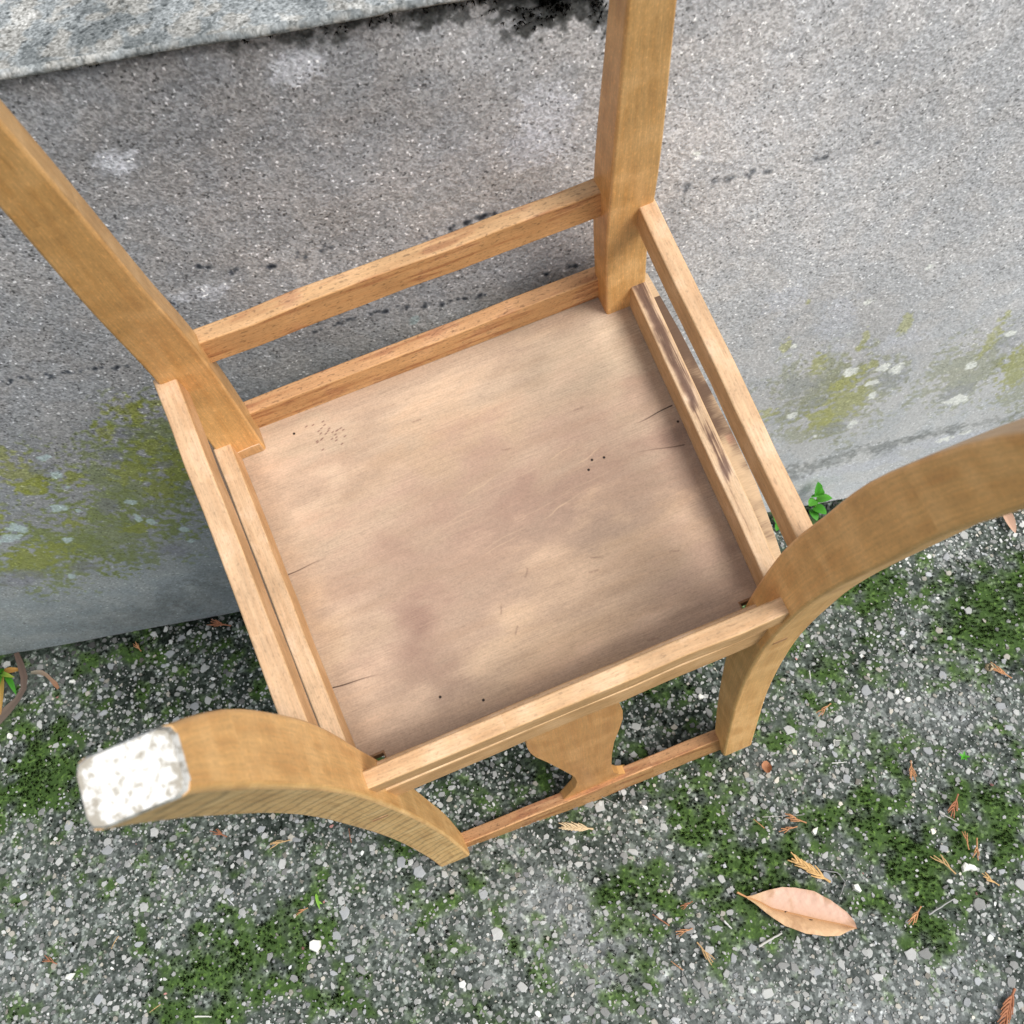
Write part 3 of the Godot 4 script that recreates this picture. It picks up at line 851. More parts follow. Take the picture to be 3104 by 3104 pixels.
# ---------------------------------------------------------------- wall
func build_wall() -> void:
	var tx := wall_texture()
	var m := material(tx[0], 0.9, 0.3)
	m.heightmap_enabled = true
	m.heightmap_texture = tx[1]
	m.heightmap_scale = 0.12
	var wall := thing("concrete_wall", "low weathered grey concrete wall with yellow green lichen behind the chair", "wall", Vector3.ZERO)
	# body: gently uneven face, from below the ground to the underside of the coping
	var nn := FastNoiseLite.new()
	nn.seed = 3
	nn.frequency = 3.5
	nn.fractal_octaves = 3
	var s := SurfaceTool.new()
	s.begin(Mesh.PRIMITIVE_TRIANGLES)
	var xs := []
	for k in 13: xs.append(-6.0 + k * 0.4)
	for k in range(1, 70): xs.append(-1.2 + k * 0.034)
	for k in 12: xs.append(1.2 + k * 0.4)
	var ys := []
	for k in 26: ys.append(-0.06 + k * 0.0324)
	var top := 0.759
	ys[-1] = top
	var pos := func(x: float, y: float) -> Vector3:
		return Vector3(x, y, -0.0022 + 0.0022 * nn.get_noise_2d(x, y) - 0.004 * sm(0.73, 0.758, y))
	s.set_smooth_group(0)
	for a in xs.size() - 1:
		for b in ys.size() - 1:
			var q := [[xs[a], ys[b]], [xs[a + 1], ys[b + 1]], [xs[a + 1], ys[b]], [xs[a], ys[b]], [xs[a], ys[b + 1]], [xs[a + 1], ys[b + 1]]]
			for p in q:
				s.set_uv(Vector2((p[0] - WALL_X0) / WALL_W, 1.0 - p[1] / WALL_H))
				s.set_color(Color.WHITE)
				s.add_vertex(pos.call(p[0], p[1]))
	# back, top and ends
	for f in [[Vector3(-6, -0.06, -0.3), Vector3(-6, top, -0.3), Vector3(6, top, -0.3), Vector3(6, -0.06, -0.3)], [Vector3(-6, -0.06, -0.01), Vector3(-6, top, -0.01), Vector3(-6, top, -0.3), Vector3(-6, -0.06, -0.3)], [Vector3(5.6, -0.06, -0.01), Vector3(5.6, top, -0.01), Vector3(5.6, top, -0.3), Vector3(5.6, -0.06, -0.3)]]:
		s.set_smooth_group(-1)
		for t in [0, 1, 2, 0, 2, 3]:
			s.set_uv(Vector2(f[t].x + f[t].z, f[t].y))
			s.set_color(Color.WHITE)
			s.add_vertex(f[t])
	s.generate_normals()
	put(s.commit(), "wall_body", m, wall)
	# coping: a slab of older, paler concrete with a worn lip
	var ct := coping_texture()
	var cm := material(ct, 0.92, 0.25)
	cm.uv1_triplanar = true
	cm.uv1_world_triplanar = true
	cm.uv1_scale = Vector3.ONE * 1.2
	var c := SurfaceTool.new()
	c.begin(Mesh.PRIMITIVE_TRIANGLES)
	var cx := []
	for k in 13: cx.append(-6.0 + k * 0.4)
	for k in range(1, 301): cx.append(-1.2 + k * 0.008)
	for k in range(1, 13): cx.append(1.2 + k * 0.4)
	var prof := [Vector2(-0.31, 0.757), Vector2(-0.004, 0.7575), Vector2(0.0022, 0.7580), Vector2(0.0036, 0.7593), Vector2(0.0038, 0.7610), Vector2(0.0028, 0.7628), Vector2(-0.0003, 0.7640), Vector2(-0.012, 0.7650), Vector2(-0.08, 0.766), Vector2(-0.16, 0.767), Vector2(-0.31, 0.768), Vector2(-0.31, 0.757)]
	var n2 := FastNoiseLite.new()
	n2.seed = 9
	n2.frequency = 28.0
	n2.fractal_octaves = 3
	var cp := func(i: int, k: int) -> Vector3:
		var x: float = cx[i]
		var p: Vector2 = prof[k]
		var e := n2.get_noise_2d(x * 4.0, k * 0.02) if k > 0 and k < 10 else 0.0
		var e2 := n2.get_noise_2d(x * 0.3 + 5.0, 0.3)
		return Vector3(x, p.y + (0.0004 * e if k > 2 else 0.0), p.x + (0.0014 * e + 0.0025 * e2 if k > 1 and k < 7 else 0.0))
	c.set_smooth_group(0)
	for i in cx.size() - 1:
		for k in prof.size() - 1:
			var q := [[i, k], [i + 1, k + 1], [i + 1, k], [i, k], [i, k + 1], [i + 1, k + 1]]
			for t in q:
				c.set_color(Color.WHITE)
				c.add_vertex(cp.call(t[0], t[1]))
	c.generate_normals()
	put(c.commit(), "coping", cm, wall)
	# cushions of black moss hanging at the lip
	var r := RandomNumberGenerator.new()
	r.seed = 15
	var st := SurfaceTool.new()
	st.begin(Mesh.PRIMITIVE_TRIANGLES)
	for k in 800:
		var x := r.randfn(0.112, 0.02)
		var y := 0.757 - absf(r.randfn(0.0, 0.014))
		if r.randf() < 0.25:
			x = r.randf_range(-0.1, 0.16)
			y = 0.757 - absf(r.randfn(0.0, 0.0035))
		elif r.randf() < 0.12:
			x = r.randf_range(-0.26, -0.14)
			y = 0.757 - absf(r.randfn(0.0, 0.002))
		if n2.get_noise_2d(x * 1.2, y * 1.2) < -0.02: continue
		var at := Vector3(x, y, -0.004)
		for b in 4:
			var d := Vector3(r.randf_range(-1, 1), r.randf_range(-1.0, 0.7), r.randf_range(0.3, 1.2)).normalized() * r.randf_range(0.0015, 0.004)
			var side := d.cross(Vector3.UP).normalized() * 0.0006
			var n := (Vector3(0, 0.3, 1.0) + d * 100.0).normalized()
			var v := r.randf_range(0.012, 0.05)
			for q in [at + side, at + d, at - side]:
				st.set_normal(n); st.set_color(Color(v, v * 1.02, v * 0.9)); st.add_vertex(q)
	var bm := put(st.commit(), "black_moss", plain(0.95), wall)
	tag(bm, "", "", "", "stuff")

func coping_texture() -> ImageTexture:
	var n := 1024
	var big := noise_bytes(n, n, 51, 0.008, 5)
	var mid := noise_bytes(n, n, 52, 0.03, 4)
	var g1 := noise_bytes(n, n, 53, 0.6, 1, FastNoiseLite.TYPE_CELLULAR)
	var g2 := noise_bytes(n, n, 54, 0.35, 1, FastNoiseLite.TYPE_CELLULAR)
	var d := PackedByteArray()
	d.resize(n * n * 3)
	for i in n * n:
		var b := big[i] / 255.0
		var m := mid[i] / 255.0
		var v := 0.535 + 0.17 * (b - 0.5) + 0.14 * (m - 0.5)
		var pale := sm(0.60, 0.72, 0.6 * b + 0.4 * m) * 0.6
		var dark := sm(0.40, 0.30, 0.5 * b + 0.5 * m) * 0.4
		v = lerpf(lerpf(v, 0.68, pale), 0.34, dark)
		v *= 1.0 + 0.46 * (g1[i] / 255.0 - 0.5) + 0.20 * (g2[i] / 255.0 - 0.5)
		if g2[i] < 12: v *= 0.72
		var warm := sm(0.45, 0.65, m) * 0.02
		d[i * 3] = clampi(int((v - 0.012 + warm) * 255.0), 0, 255)
		d[i * 3 + 1] = clampi(int((v + 0.004) * 255.0), 0, 255)
		d[i * 3 + 2] = clampi(int((v + 0.008 - warm) * 255.0), 0, 255)
	return as_texture(n, n, d)

# ---------------------------------------------------------------- chair
func lin(r: float, g: float, b: float) -> Color:
	return Color(r, g, b)

func build_chair() -> void:
	M.honey = material(wood(512, 1024, 61, Color(0.845, 0.685, 0.475), Color(0.765, 0.585, 0.38), Color(0.84, 0.695, 0.505), 0.02, 0.04), 0.42, 0.45)
	M.fleck = material(wood(512, 1024, 67, Color(0.86, 0.69, 0.475), Color(0.785, 0.60, 0.38), Color(0.855, 0.70, 0.505), 0.03, 0.08), 0.42, 0.45)
	M.pale = material(wood(512, 1024, 71, Color(0.80, 0.675, 0.54), Color(0.725, 0.59, 0.455), Color(0.80, 0.69, 0.58), 0.06, 0.02), 0.6, 0.35)
	M.aged = material(wood(512, 1024, 101, Color(0.79, 0.65, 0.50), Color(0.725, 0.57, 0.42), Color(0.80, 0.67, 0.54), 0.12, 0.02, 0.0, 0.0, 0.42), 0.6, 0.35)
	M.scorch = material(wood(512, 1024, 79, Color(0.80, 0.685, 0.56), Color(0.735, 0.61, 0.48), Color(0.80, 0.70, 0.60), 0.05, 0.02, 0.72), 0.65, 0.3)
	M.ring = material(wood(512, 1024, 83, Color(0.80, 0.67, 0.47), Color(0.735, 0.59, 0.395), Color(0.79, 0.68, 0.50), 0.0, 0.02, 0.0, 0.17), 0.5, 0.4)
	M.panel = material(panel_texture(), 0.6, 0.35)
	M.worn = material(worn_texture(), 0.9, 0.25)
	var W := Color(1, 1, 1)
	var stain := Color(0.96, 0.84, 0.66)      # sides still keep some of the old honey stain
	var pinkish := Color(1.03, 0.97, 0.95)
	var chair := thing("chair", "sanded wooden chair standing upside down on its backrest against the wall", "chair", CHAIR_AT)
	chair.transform = Transform3D(Basis(Vector3(0.9794, 0.0723, -0.1886), Vector3(-0.0335, 0.9789, 0.2013), Vector3(0.1992, -0.1909, 0.9612)).orthonormalized(), CHAIR_AT)
	var U := Vector3.RIGHT
	var Wv := Vector3.UP
	var V := Vector3.BACK

	# seat board, notched round the rear legs
	var outline := PackedVector2Array([Vector2(-0.206, -0.0075), Vector2(0.206, -0.0075), Vector2(0.208, 0.06), Vector2(0.2068, 0.16), Vector2(0.2049, 0.21), Vector2(0.1977, 0.26), Vector2(0.192, 0.2935), Vector2(0.149, 0.2935), Vector2(0.149, 0.303), Vector2(-0.149, 0.303), Vector2(-0.149, 0.2935), Vector2(-0.192, 0.2935), Vector2(-0.1977, 0.26), Vector2(-0.2049, 0.21), Vector2(-0.2068, 0.16), Vector2(-0.208, 0.06)])
	var board := put(slab(outline, func(q: Vector2, w: float) -> Vector3: return P(q.x, w, q.y), -0.018, 0.0, 0.0015, W, func(q: Vector2) -> Vector2: return Vector2((q.x + 0.22) / 0.44, (q.y + 0.06) / 0.44), Color(0.95, 0.9, 0.8)), "seat_board", M.panel, chair)
	# the rim outside the right-hand rail still shows the old dark finish in brush strokes
	var rim := PackedVector2Array([Vector2(0.1945, -0.005), Vector2(0.2056, -0.005), Vector2(0.2074, 0.06), Vector2(0.2062, 0.16), Vector2(0.2043, 0.21), Vector2(0.1971, 0.26), Vector2(0.1915, 0.2925), Vector2(0.1805, 0.2925)])
	var rim_piece := put(slab(rim, func(q: Vector2, w: float) -> Vector3: return P(q.x, w, q.y), 0.0004, 0.0016, 0.0004, W, func(q: Vector2) -> Vector2: return Vector2((q.x - 0.18) / 0.035, (q.y - 0.02) / 0.28)), "seat_rim", material(rim_texture(), 0.8, 0.3), board)
	tag(rim_piece, "darkly stained brush-marked rim of the seat board")

	# seat rails
	put(bar(P(-0.159, 0.0135, -0.0095), P(0.159, 0.0165, -0.0065), V, Wv, 0.0068, 0.0150, 0.0016, [Color(0.96, 0.82, 0.72), stain, W, stain], Vector2(0.1, 0.1)), "seat_rail", M.aged, chair)
	put(bar(P(-0.1861, 0.0158, 0.0175), P(-0.1729, 0.0158, 0.302), U, Wv, 0.0074, 0.0155, 0.0016, [pinkish, stain, W, stain], Vector2(0.4, 0.3)), "seat_rail", M.pale, chair)
	var rr := put(bar(P(0.1855, 0.0158, 0.0175), P(0.1727, 0.0158, 0.302), U, Wv, 0.0074, 0.0155, 0.0016, [W, Color(0.92, 0.82, 0.66), W, stain], Vector2(0.03, 0.0)), "seat_rail", M.scorch, chair)
	tag(rr, "seat rail with a dark scorched streak")
	put(bar(P(-0.153, 0.004, 0.314), P(0.153, 0.004, 0.3135), V, Wv, 0.0110, 0.0255, 0.0018, [pinkish, stain, W, Color(0.97, 0.84, 0.62)], Vector2(0.6, 0.2)), "seat_rail", M.pale, chair)
	# stretchers
	put(bar(P(-0.153, 0.1545, 0.0050), P(0.153, 0.1505, 0.0046), V, Wv, 0.0068, 0.0146, 0.0016, [Color(0.97, 0.92, 0.84), stain, W, Color(0.93, 0.78, 0.58)], Vector2(0.7, 0.35), 0.0006), "stretcher", M.aged, chair)
	put(bar(P(-0.1841, 0.1450, 0.0195), P(-0.1718, 0.1355, 0.303), U, Wv, 0.0078, 0.0145, 0.0016, [pinkish, stain, W, Color(0.95, 0.80, 0.62)], Vector2(0.2, 0.6)), "stretcher", M.pale, chair)
	put(bar(P(0.1832, 0.1365, 0.0195), P(0.1745, 0.1245, 0.303), U, Wv, 0.0071, 0.0138, 0.0016, [pinkish, Color(0.93, 0.80, 0.60), W, stain], Vector2(0.85, 0.15)), "stretcher", M.pale, chair)
	put(bar(P(-0.1535, 0.0850, 0.3230), P(0.1535, 0.0850, 0.3230), V, Wv, 0.0065, 0.0148, 0.0016, [Color(1.02, 0.95, 0.88), stain, W, Color(0.93, 0.82, 0.62)], Vector2(0.35, 0.8)), "stretcher", M.pale, chair)

	# front legs: inner, outer, front and back edges against height
	var inner := [[0.0, 0.157], [0.1, 0.1537], [0.2, 0.1502], [0.29, 0.1475], [0.36, 0.1448], [0.41, 0.1432], [0.5, 0.1405]]
	var fo := [[0.0, 0.1935], [0.08, 0.1905], [0.16, 0.1885], [0.22, 0.1855], [0.295, 0.1800], [0.37, 0.1738], [0.42, 0.1697], [0.5, 0.164]]
	var ffL := [[0.0, -0.0075], [0.1, -0.0065], [0.18, 0.004], [0.279, 0.028], [0.346, 0.0425], [0.409, 0.056], [0.463, 0.0685], [0.5, 0.0775]]
	var fbL := [[0.0, 0.0182], [0.103, 0.0195], [0.202, 0.0315], [0.293, 0.0525], [0.359, 0.0665], [0.408, 0.0765], [0.471, 0.0895], [0.5, 0.096]]
	var ffR := [[0.0, -0.0075], [0.1, -0.0075], [0.162, -0.003], [0.239, 0.008], [0.355, 0.029], [0.5, 0.055]]
	var fbR := [[0.0, 0.0182], [0.1, 0.0200], [0.197, 0.0310], [0.315, 0.0460], [0.378, 0.0550], [0.5, 0.073]]
	for sd in [-1, 1]:
		var st := []
		for i in 27:
			var h := -0.0005 + 0.4905 * i / 26.0
			var ui := table(inner, h); var uo := table(fo, h)
			var vf := table(ffL if sd < 0 else ffR, h); var vb := table(fbL if sd < 0 else fbR, h)
			st.append({c = P(sd * (ui + uo) * 0.5, h, (vf + vb) * 0.5), a = U * (uo - ui) * 0.5, b = V * (vb - vf) * 0.5})
		# faces: +b back, -a, -b front, +a
		var inner_tint := Color(0.76, 0.73, 0.66)
		var back_tint := Color(0.96, 0.86, 0.68) if sd < 0 else Color(1.0, 0.95, 0.82)
		var t4 := [back_tint, Color(0.9, 0.75, 0.55), stain, inner_tint] if sd < 0 else [back_tint, Color(0.86, 0.70, 0.52), stain, stain]
		var leg := put(sweep(st, 0.0022, t4, Vector2(0.25, 0.5), Vector2(0.1 + 0.37 * sd, 0.2)), "front_leg", M.fleck, chair)
		# the bottom of the back face was never stained
		if sd < 0:
			var bare := PackedVector2Array([Vector2(-0.1795, 0.0005), Vector2(-0.1590, 0.0005), Vector2(-0.1588, 0.0145), Vector2(-0.1660, 0.0150), Vector2(-0.1788, 0.0135)])
			var bp := put(slab(bare, func(q: Vector2, v: float) -> Vector3: return P(q.x, q.y, v), 0.0180, 0.0190, 0.0003, Color(1.03, 0.93, 0.74), func(q: Vector2) -> Vector2: return Vector2(q.x / 0.25, q.y / 0.5)), "bare_patch", M.pale, leg)
			tag(bp, "unstained pale band at the joint")

	# rear legs: sabre-curved, the backrest posts of the chair
	var vfL := [[-0.42, 0.3480], [-0.366, 0.3370], [-0.3157, 0.3270], [-0.2228, 0.3176], [-0.129, 0.3100], [-0.06, 0.3040], [0.0, 0.2996], [0.08, 0.2980], [0.156, 0.2960], [0.215, 0.2970], [0.2776, 0.3023], [0.3216, 0.3069], [0.3603, 0.3125], [0.389, 0.3185], [0.4148, 0.3247], [0.440, 0.3315]]
	var vbL := [[-0.42, 0.3720], [-0.35, 0.3610], [-0.27, 0.3525], [-0.18, 0.3450], [-0.056, 0.3390], [0.02, 0.3370], [0.1, 0.3355], [0.15, 0.3358], [0.2, 0.3374], [0.249, 0.3398], [0.3068, 0.3438], [0.3436, 0.3463], [0.3757, 0.3492], [0.4037, 0.3517], [0.440, 0.3560]]
	var vfR := [[-0.42, 0.3540], [-0.366, 0.3418], [-0.2266, 0.3163], [-0.1466, 0.3053], [-0.06, 0.2985], [0.0, 0.2955], [0.0718, 0.2955], [0.1226, 0.2967], [0.1474, 0.2978], [0.188, 0.3014], [0.245, 0.3086], [0.287, 0.3133], [0.3208, 0.3185], [0.344, 0.3233], [0.365, 0.3281], [0.4, 0.3368], [0.4287, 0.3450], [0.455, 0.3546], [0.47, 0.3605]]
	var vbR := [[-0.42, 0.3785], [-0.31, 0.3605], [-0.2237, 0.3470], [-0.1127, 0.3360], [-0.04, 0.3320], [0.03, 0.3316], [0.092, 0.3333], [0.1178, 0.3342], [0.1617, 0.3374], [0.2143, 0.3430], [0.26, 0.3488], [0.317, 0.3562], [0.3574, 0.3612], [0.3875, 0.3666], [0.41, 0.3710], [0.440, 0.3770], [0.47, 0.3830]]
	for sd in [-1, 1]:
		var vf := vfL if sd < 0 else vfR
		var vb := vbL if sd < 0 else vbR
		var st := []
		for i in 37:
			var top: float = 0.4345 if sd < 0 else 0.462
			var h := -0.4092 + (top + 0.4092) * i / 36.0
			var f := table(vf, h); var b := table(vb, h)
			var tilt := 0.0
			if i == 0: tilt = 0.0047      # the foot of the post is cut to sit flat on the ground
			st.append({c = P(sd * 0.16935, h, (f + b) * 0.5), a = U * 0.01765, b = V * (b - f) * 0.5 + Wv * tilt * 0.5})
		var inner_t := Color(1.0, 0.92, 0.76) if sd < 0 else Color(1.06, 0.90, 0.71)
		var back_t := Color(1.0, 0.97, 0.9) if sd < 0 else Color(0.97, 0.9, 0.76)
		var t4 := [back_t, stain, Color(0.8, 0.72, 0.6), inner_t] if sd < 0 else [back_t, inner_t, Color(0.8, 0.74, 0.66), stain]
		var leg := put(sweep(st, 0.0030, t4, Vector2(0.25, 0.5), Vector2(0.31 * sd, 0.45), 14), "rear_leg", M.honey, chair)
		put(sweep(st, 0.0030, t4, Vector2(0.25, 0.5), Vector2(0.31 * sd, 0.1), 1, false), "leg_back", M.ring if sd < 0 else M.honey, leg)
		# worn whitish end of the foot
		var fe := []
		for i in 5:
			var h: float = [0.4335, 0.4352, 0.4366, 0.4375, 0.4379][i] + (0.0 if sd < 0 else 0.0275)
			var k: float = [1.005, 1.005, 0.995, 0.98, 0.955][i]
			var f := table(vf, h); var b := table(vb, h)
			fe.append({c = P(sd * 0.16935, h, (f + b) * 0.5), a = U * 0.01765 * k, b = V * (b - f) * 0.5 * k})
		var foot := put(sweep(fe, 0.0045, [W, W, W, W], Vector2(0.038, 0.1), Vector2(0.5, 0.5)), "foot_end", M.worn, leg)
		tag(foot, "worn white end of the foot with grey grime")
		# end of the through tenon in the back of the post
		var vt := table(vb, -0.004) - 0.0007
		var tn := put(bar(P(sd * 0.166 - 0.0075, -0.004, vt), P(sd * 0.166 + 0.0045, -0.004, vt), Wv, V, 0.0042, 0.0009, 0.0004, [Color(0.55, 0.42, 0.32), stain, stain, stain], Vector2(0.2, 0.2), 0.0), "tenon_end", M.pale, leg)
		tag(tn, "darker end of the tenon showing in the post")

	# top rail of the backrest, resting on the ground, and the shaped splat
	var br := []
	for i in 9:
		br.append({c = P(lerpf(-0.1535, 0.1535, i / 8.0), -0.3985 + rng.randf_range(-0.0005, 0.0005), 0.3530 + 0.0045 * i / 8.0 + rng.randf_range(-0.0005, 0.0005)), a = V * 0.0064, b = Wv * 0.0095 - V * 0.0050})
	put(sweep(br, 0.0014, [Color(0.95, 0.80, 0.72), stain, W, Color(0.96, 0.82, 0.62)], Vector2(0.25, 0.5), Vector2(0.15, 0.55)), "back_rail", M.aged, chair)
	var sp := [Vector2(-0.040, 0.0), Vector2(-0.0455, -0.0358), Vector2(-0.0468, -0.0563), Vector2(-0.0461, -0.0822), Vector2(-0.0433, -0.1076), Vector2(-0.036, -0.1475), Vector2(-0.0263, -0.2066), Vector2(-0.0195, -0.2494), Vector2(-0.0150, -0.2812), Vector2(-0.0140, -0.3162), Vector2(-0.0180, -0.3450), Vector2(-0.0270, -0.3720), Vector2(-0.0350, -0.3945), Vector2(0.0440, -0.3945), Vector2(0.0335, -0.3760), Vector2(0.0268, -0.3500), Vector2(0.0248, -0.3150), Vector2(0.0248, -0.2966), Vector2(0.0261, -0.2372), Vector2(0.0286, -0.1865), Vector2(0.0342, -0.1347), Vector2(0.0374, -0.1007), Vector2(0.0373, -0.0687), Vector2(0.0325, -0.0261), Vector2(0.028, 0.0)]
	put(slab(PackedVector2Array(sp), func(q: Vector2, v: float) -> Vector3: return P(q.x, q.y, 0.3205 - q.y * 0.0830 + v), -0.0100, 0.0, 0.0008, Color(0.93, 0.75, 0.56), func(q: Vector2) -> Vector2: return Vector2(q.x / 0.25 + 0.3, q.y / 0.5), Color(0.88, 0.75, 0.58)), "back_splat", M.honey, chair)

func worn_texture() -> ImageTexture:
	var n := 256
	var a := noise_bytes(n, n, 91, 0.03, 4)
	var b := noise_bytes(n, n, 92, 0.2, 2)
	var d := PackedByteArray()
	d.resize(n * n * 3)
	for i in n * n:
		var rim := Vector2((i % n) / float(n) - 0.5, (i / n) / float(n) - 0.5).length()
		var t := sm(0.50, 0.70, 0.6 * a[i] / 255.0 + 0.4 * b[i] / 255.0 + 0.34 * sm(0.32, 0.52, rim))
		var v := lerpf(0.87, 0.62, t) + 0.05 * (b[i] / 255.0 - 0.5)
		d[i * 3] = clampi(int(v * 255.0), 0, 255)
		d[i * 3 + 1] = clampi(int((v - 0.005 - 0.02 * t) * 255.0), 0, 255)
		d[i * 3 + 2] = clampi(int((v - 0.02 - 0.05 * t) * 255.0), 0, 255)
	return as_texture(n, n, d)

func rim_texture() -> ImageTexture:     # brush strokes run across the rim
	var w := 128
	var h := 1024
	var im := Image.create_from_data(h, w, false, Image.FORMAT_L8, streak_bytes(h, w, 6, 95, 0.22, 2))
	im.rotate_90(CLOCKWISE)
	im.resize(w, h)
	var f := im.get_data()
	var a := noise_bytes(w, h, 96, 0.006, 3)
	var d := PackedByteArray()
	d.resize(w * h * 3)
	var st := Image.create_from_data(w, h, false, Image.FORMAT_L8, noise_bytes(w, h, 97, 0.16, 2))
	st.resize(8, h)
	st.resize(w, h)
	var stro := st.get_data()
	for i in w * h:
		var x := (i % w) / float(w)
		var y := (i / w) / float(h)
		var k := 0.85 * sm(0.30, 0.58, 0.17 * stro[i] / 255.0 + 0.42 * a[i] / 255.0 + 0.55 * (0.74 - y)) 
		if x > 0.78 + 0.1 * (stro[i] / 255.0 - 0.5): k *= 0.15
		var g := 1.0 + 0.15 * (stro[i] / 255.0 - 0.5)
		var red := sm(0.03, 0.0, absf(y - 0.52)) * sm(0.5, 0.6, x) * 0.2
		d[i * 3] = clampi(int(lerpf(0.75, 0.33, k) * g * 255.0), 0, 255)
		d[i * 3 + 1] = clampi(int(lerpf(lerpf(0.65, 0.26, k), 0.3, red) * g * 255.0), 0, 255)
		d[i * 3 + 2] = clampi(int(lerpf(lerpf(0.53, 0.22, k), 0.28, red) * g * 255.0), 0, 255)
	return as_texture(w, h, d)

# ---------------------------------------------------------------- litter on the ground
func sprig_mesh(L: float, style: int, c: Color, r: RandomNumberGenerator) -> ArrayMesh:
	# lies along +x from the origin; flattened scaly branchlets of a dead cypress
	var s := SurfaceTool.new()
	s.begin(Mesh.PRIMITIVE_TRIANGLES)
	var bend := r.randf_range(-0.12, 0.12)
	var at := func(t: float) -> Vector3: return Vector3(L * t, 0.0016 + 0.0012 * sin(t * 2.6), bend * L * t * t)
	var axis := []; var rad := []
	for i in 9:
		axis.append(at.call(i / 8.0))
		rad.append(L * lerpf(0.030, 0.018, i / 8.0) + (0.0003 if i % 2 == 0 else 0.0))
	tube(s, axis, rad, c, 5, 0.6)
	var n: int = [7, 3, 2, 0][style]
	for k in n:
		for sd in [-1, 1]:
			if style == 1 and r.randf() < 0.25: continue
			if style == 2 and k == 0 and sd < 0: continue
			var t0: float = lerpf(0.16, 0.92, (k + 0.3 * (sd + 1) * 0.5) / n) if style == 0 else lerpf(0.25, 0.7, k / float(n)) + r.randf_range(0, 0.1)
			var ln: float = L * (0.34 * (1.0 - 0.45 * absf(t0 - 0.35)) if style == 0 else r.randf_range(0.3, 0.55))
			var an: float = sd * r.randf_range(0.40, 0.62)
			var o: Vector3 = at.call(t0)
			var pts := []; var rr := []
			for i in 6:
				var t := i / 5.0
				pts.append(o + Vector3(cos(an - sd * 0.18 * t), 0.0, sin(an - sd * 0.18 * t)) * ln * t + Vector3.UP * (0.0012 * sin(t * 2.0) * r.randf_range(0.4, 1.5)))
				rr.append(L * 0.026 * (1.0 - 0.75 * t) + 0.0002 + (0.0002 if i % 2 == 1 else 0.0))
			tube(s, pts, rr, c * r.randf_range(0.85, 1.15), 5, 0.6)
	return s.commit()

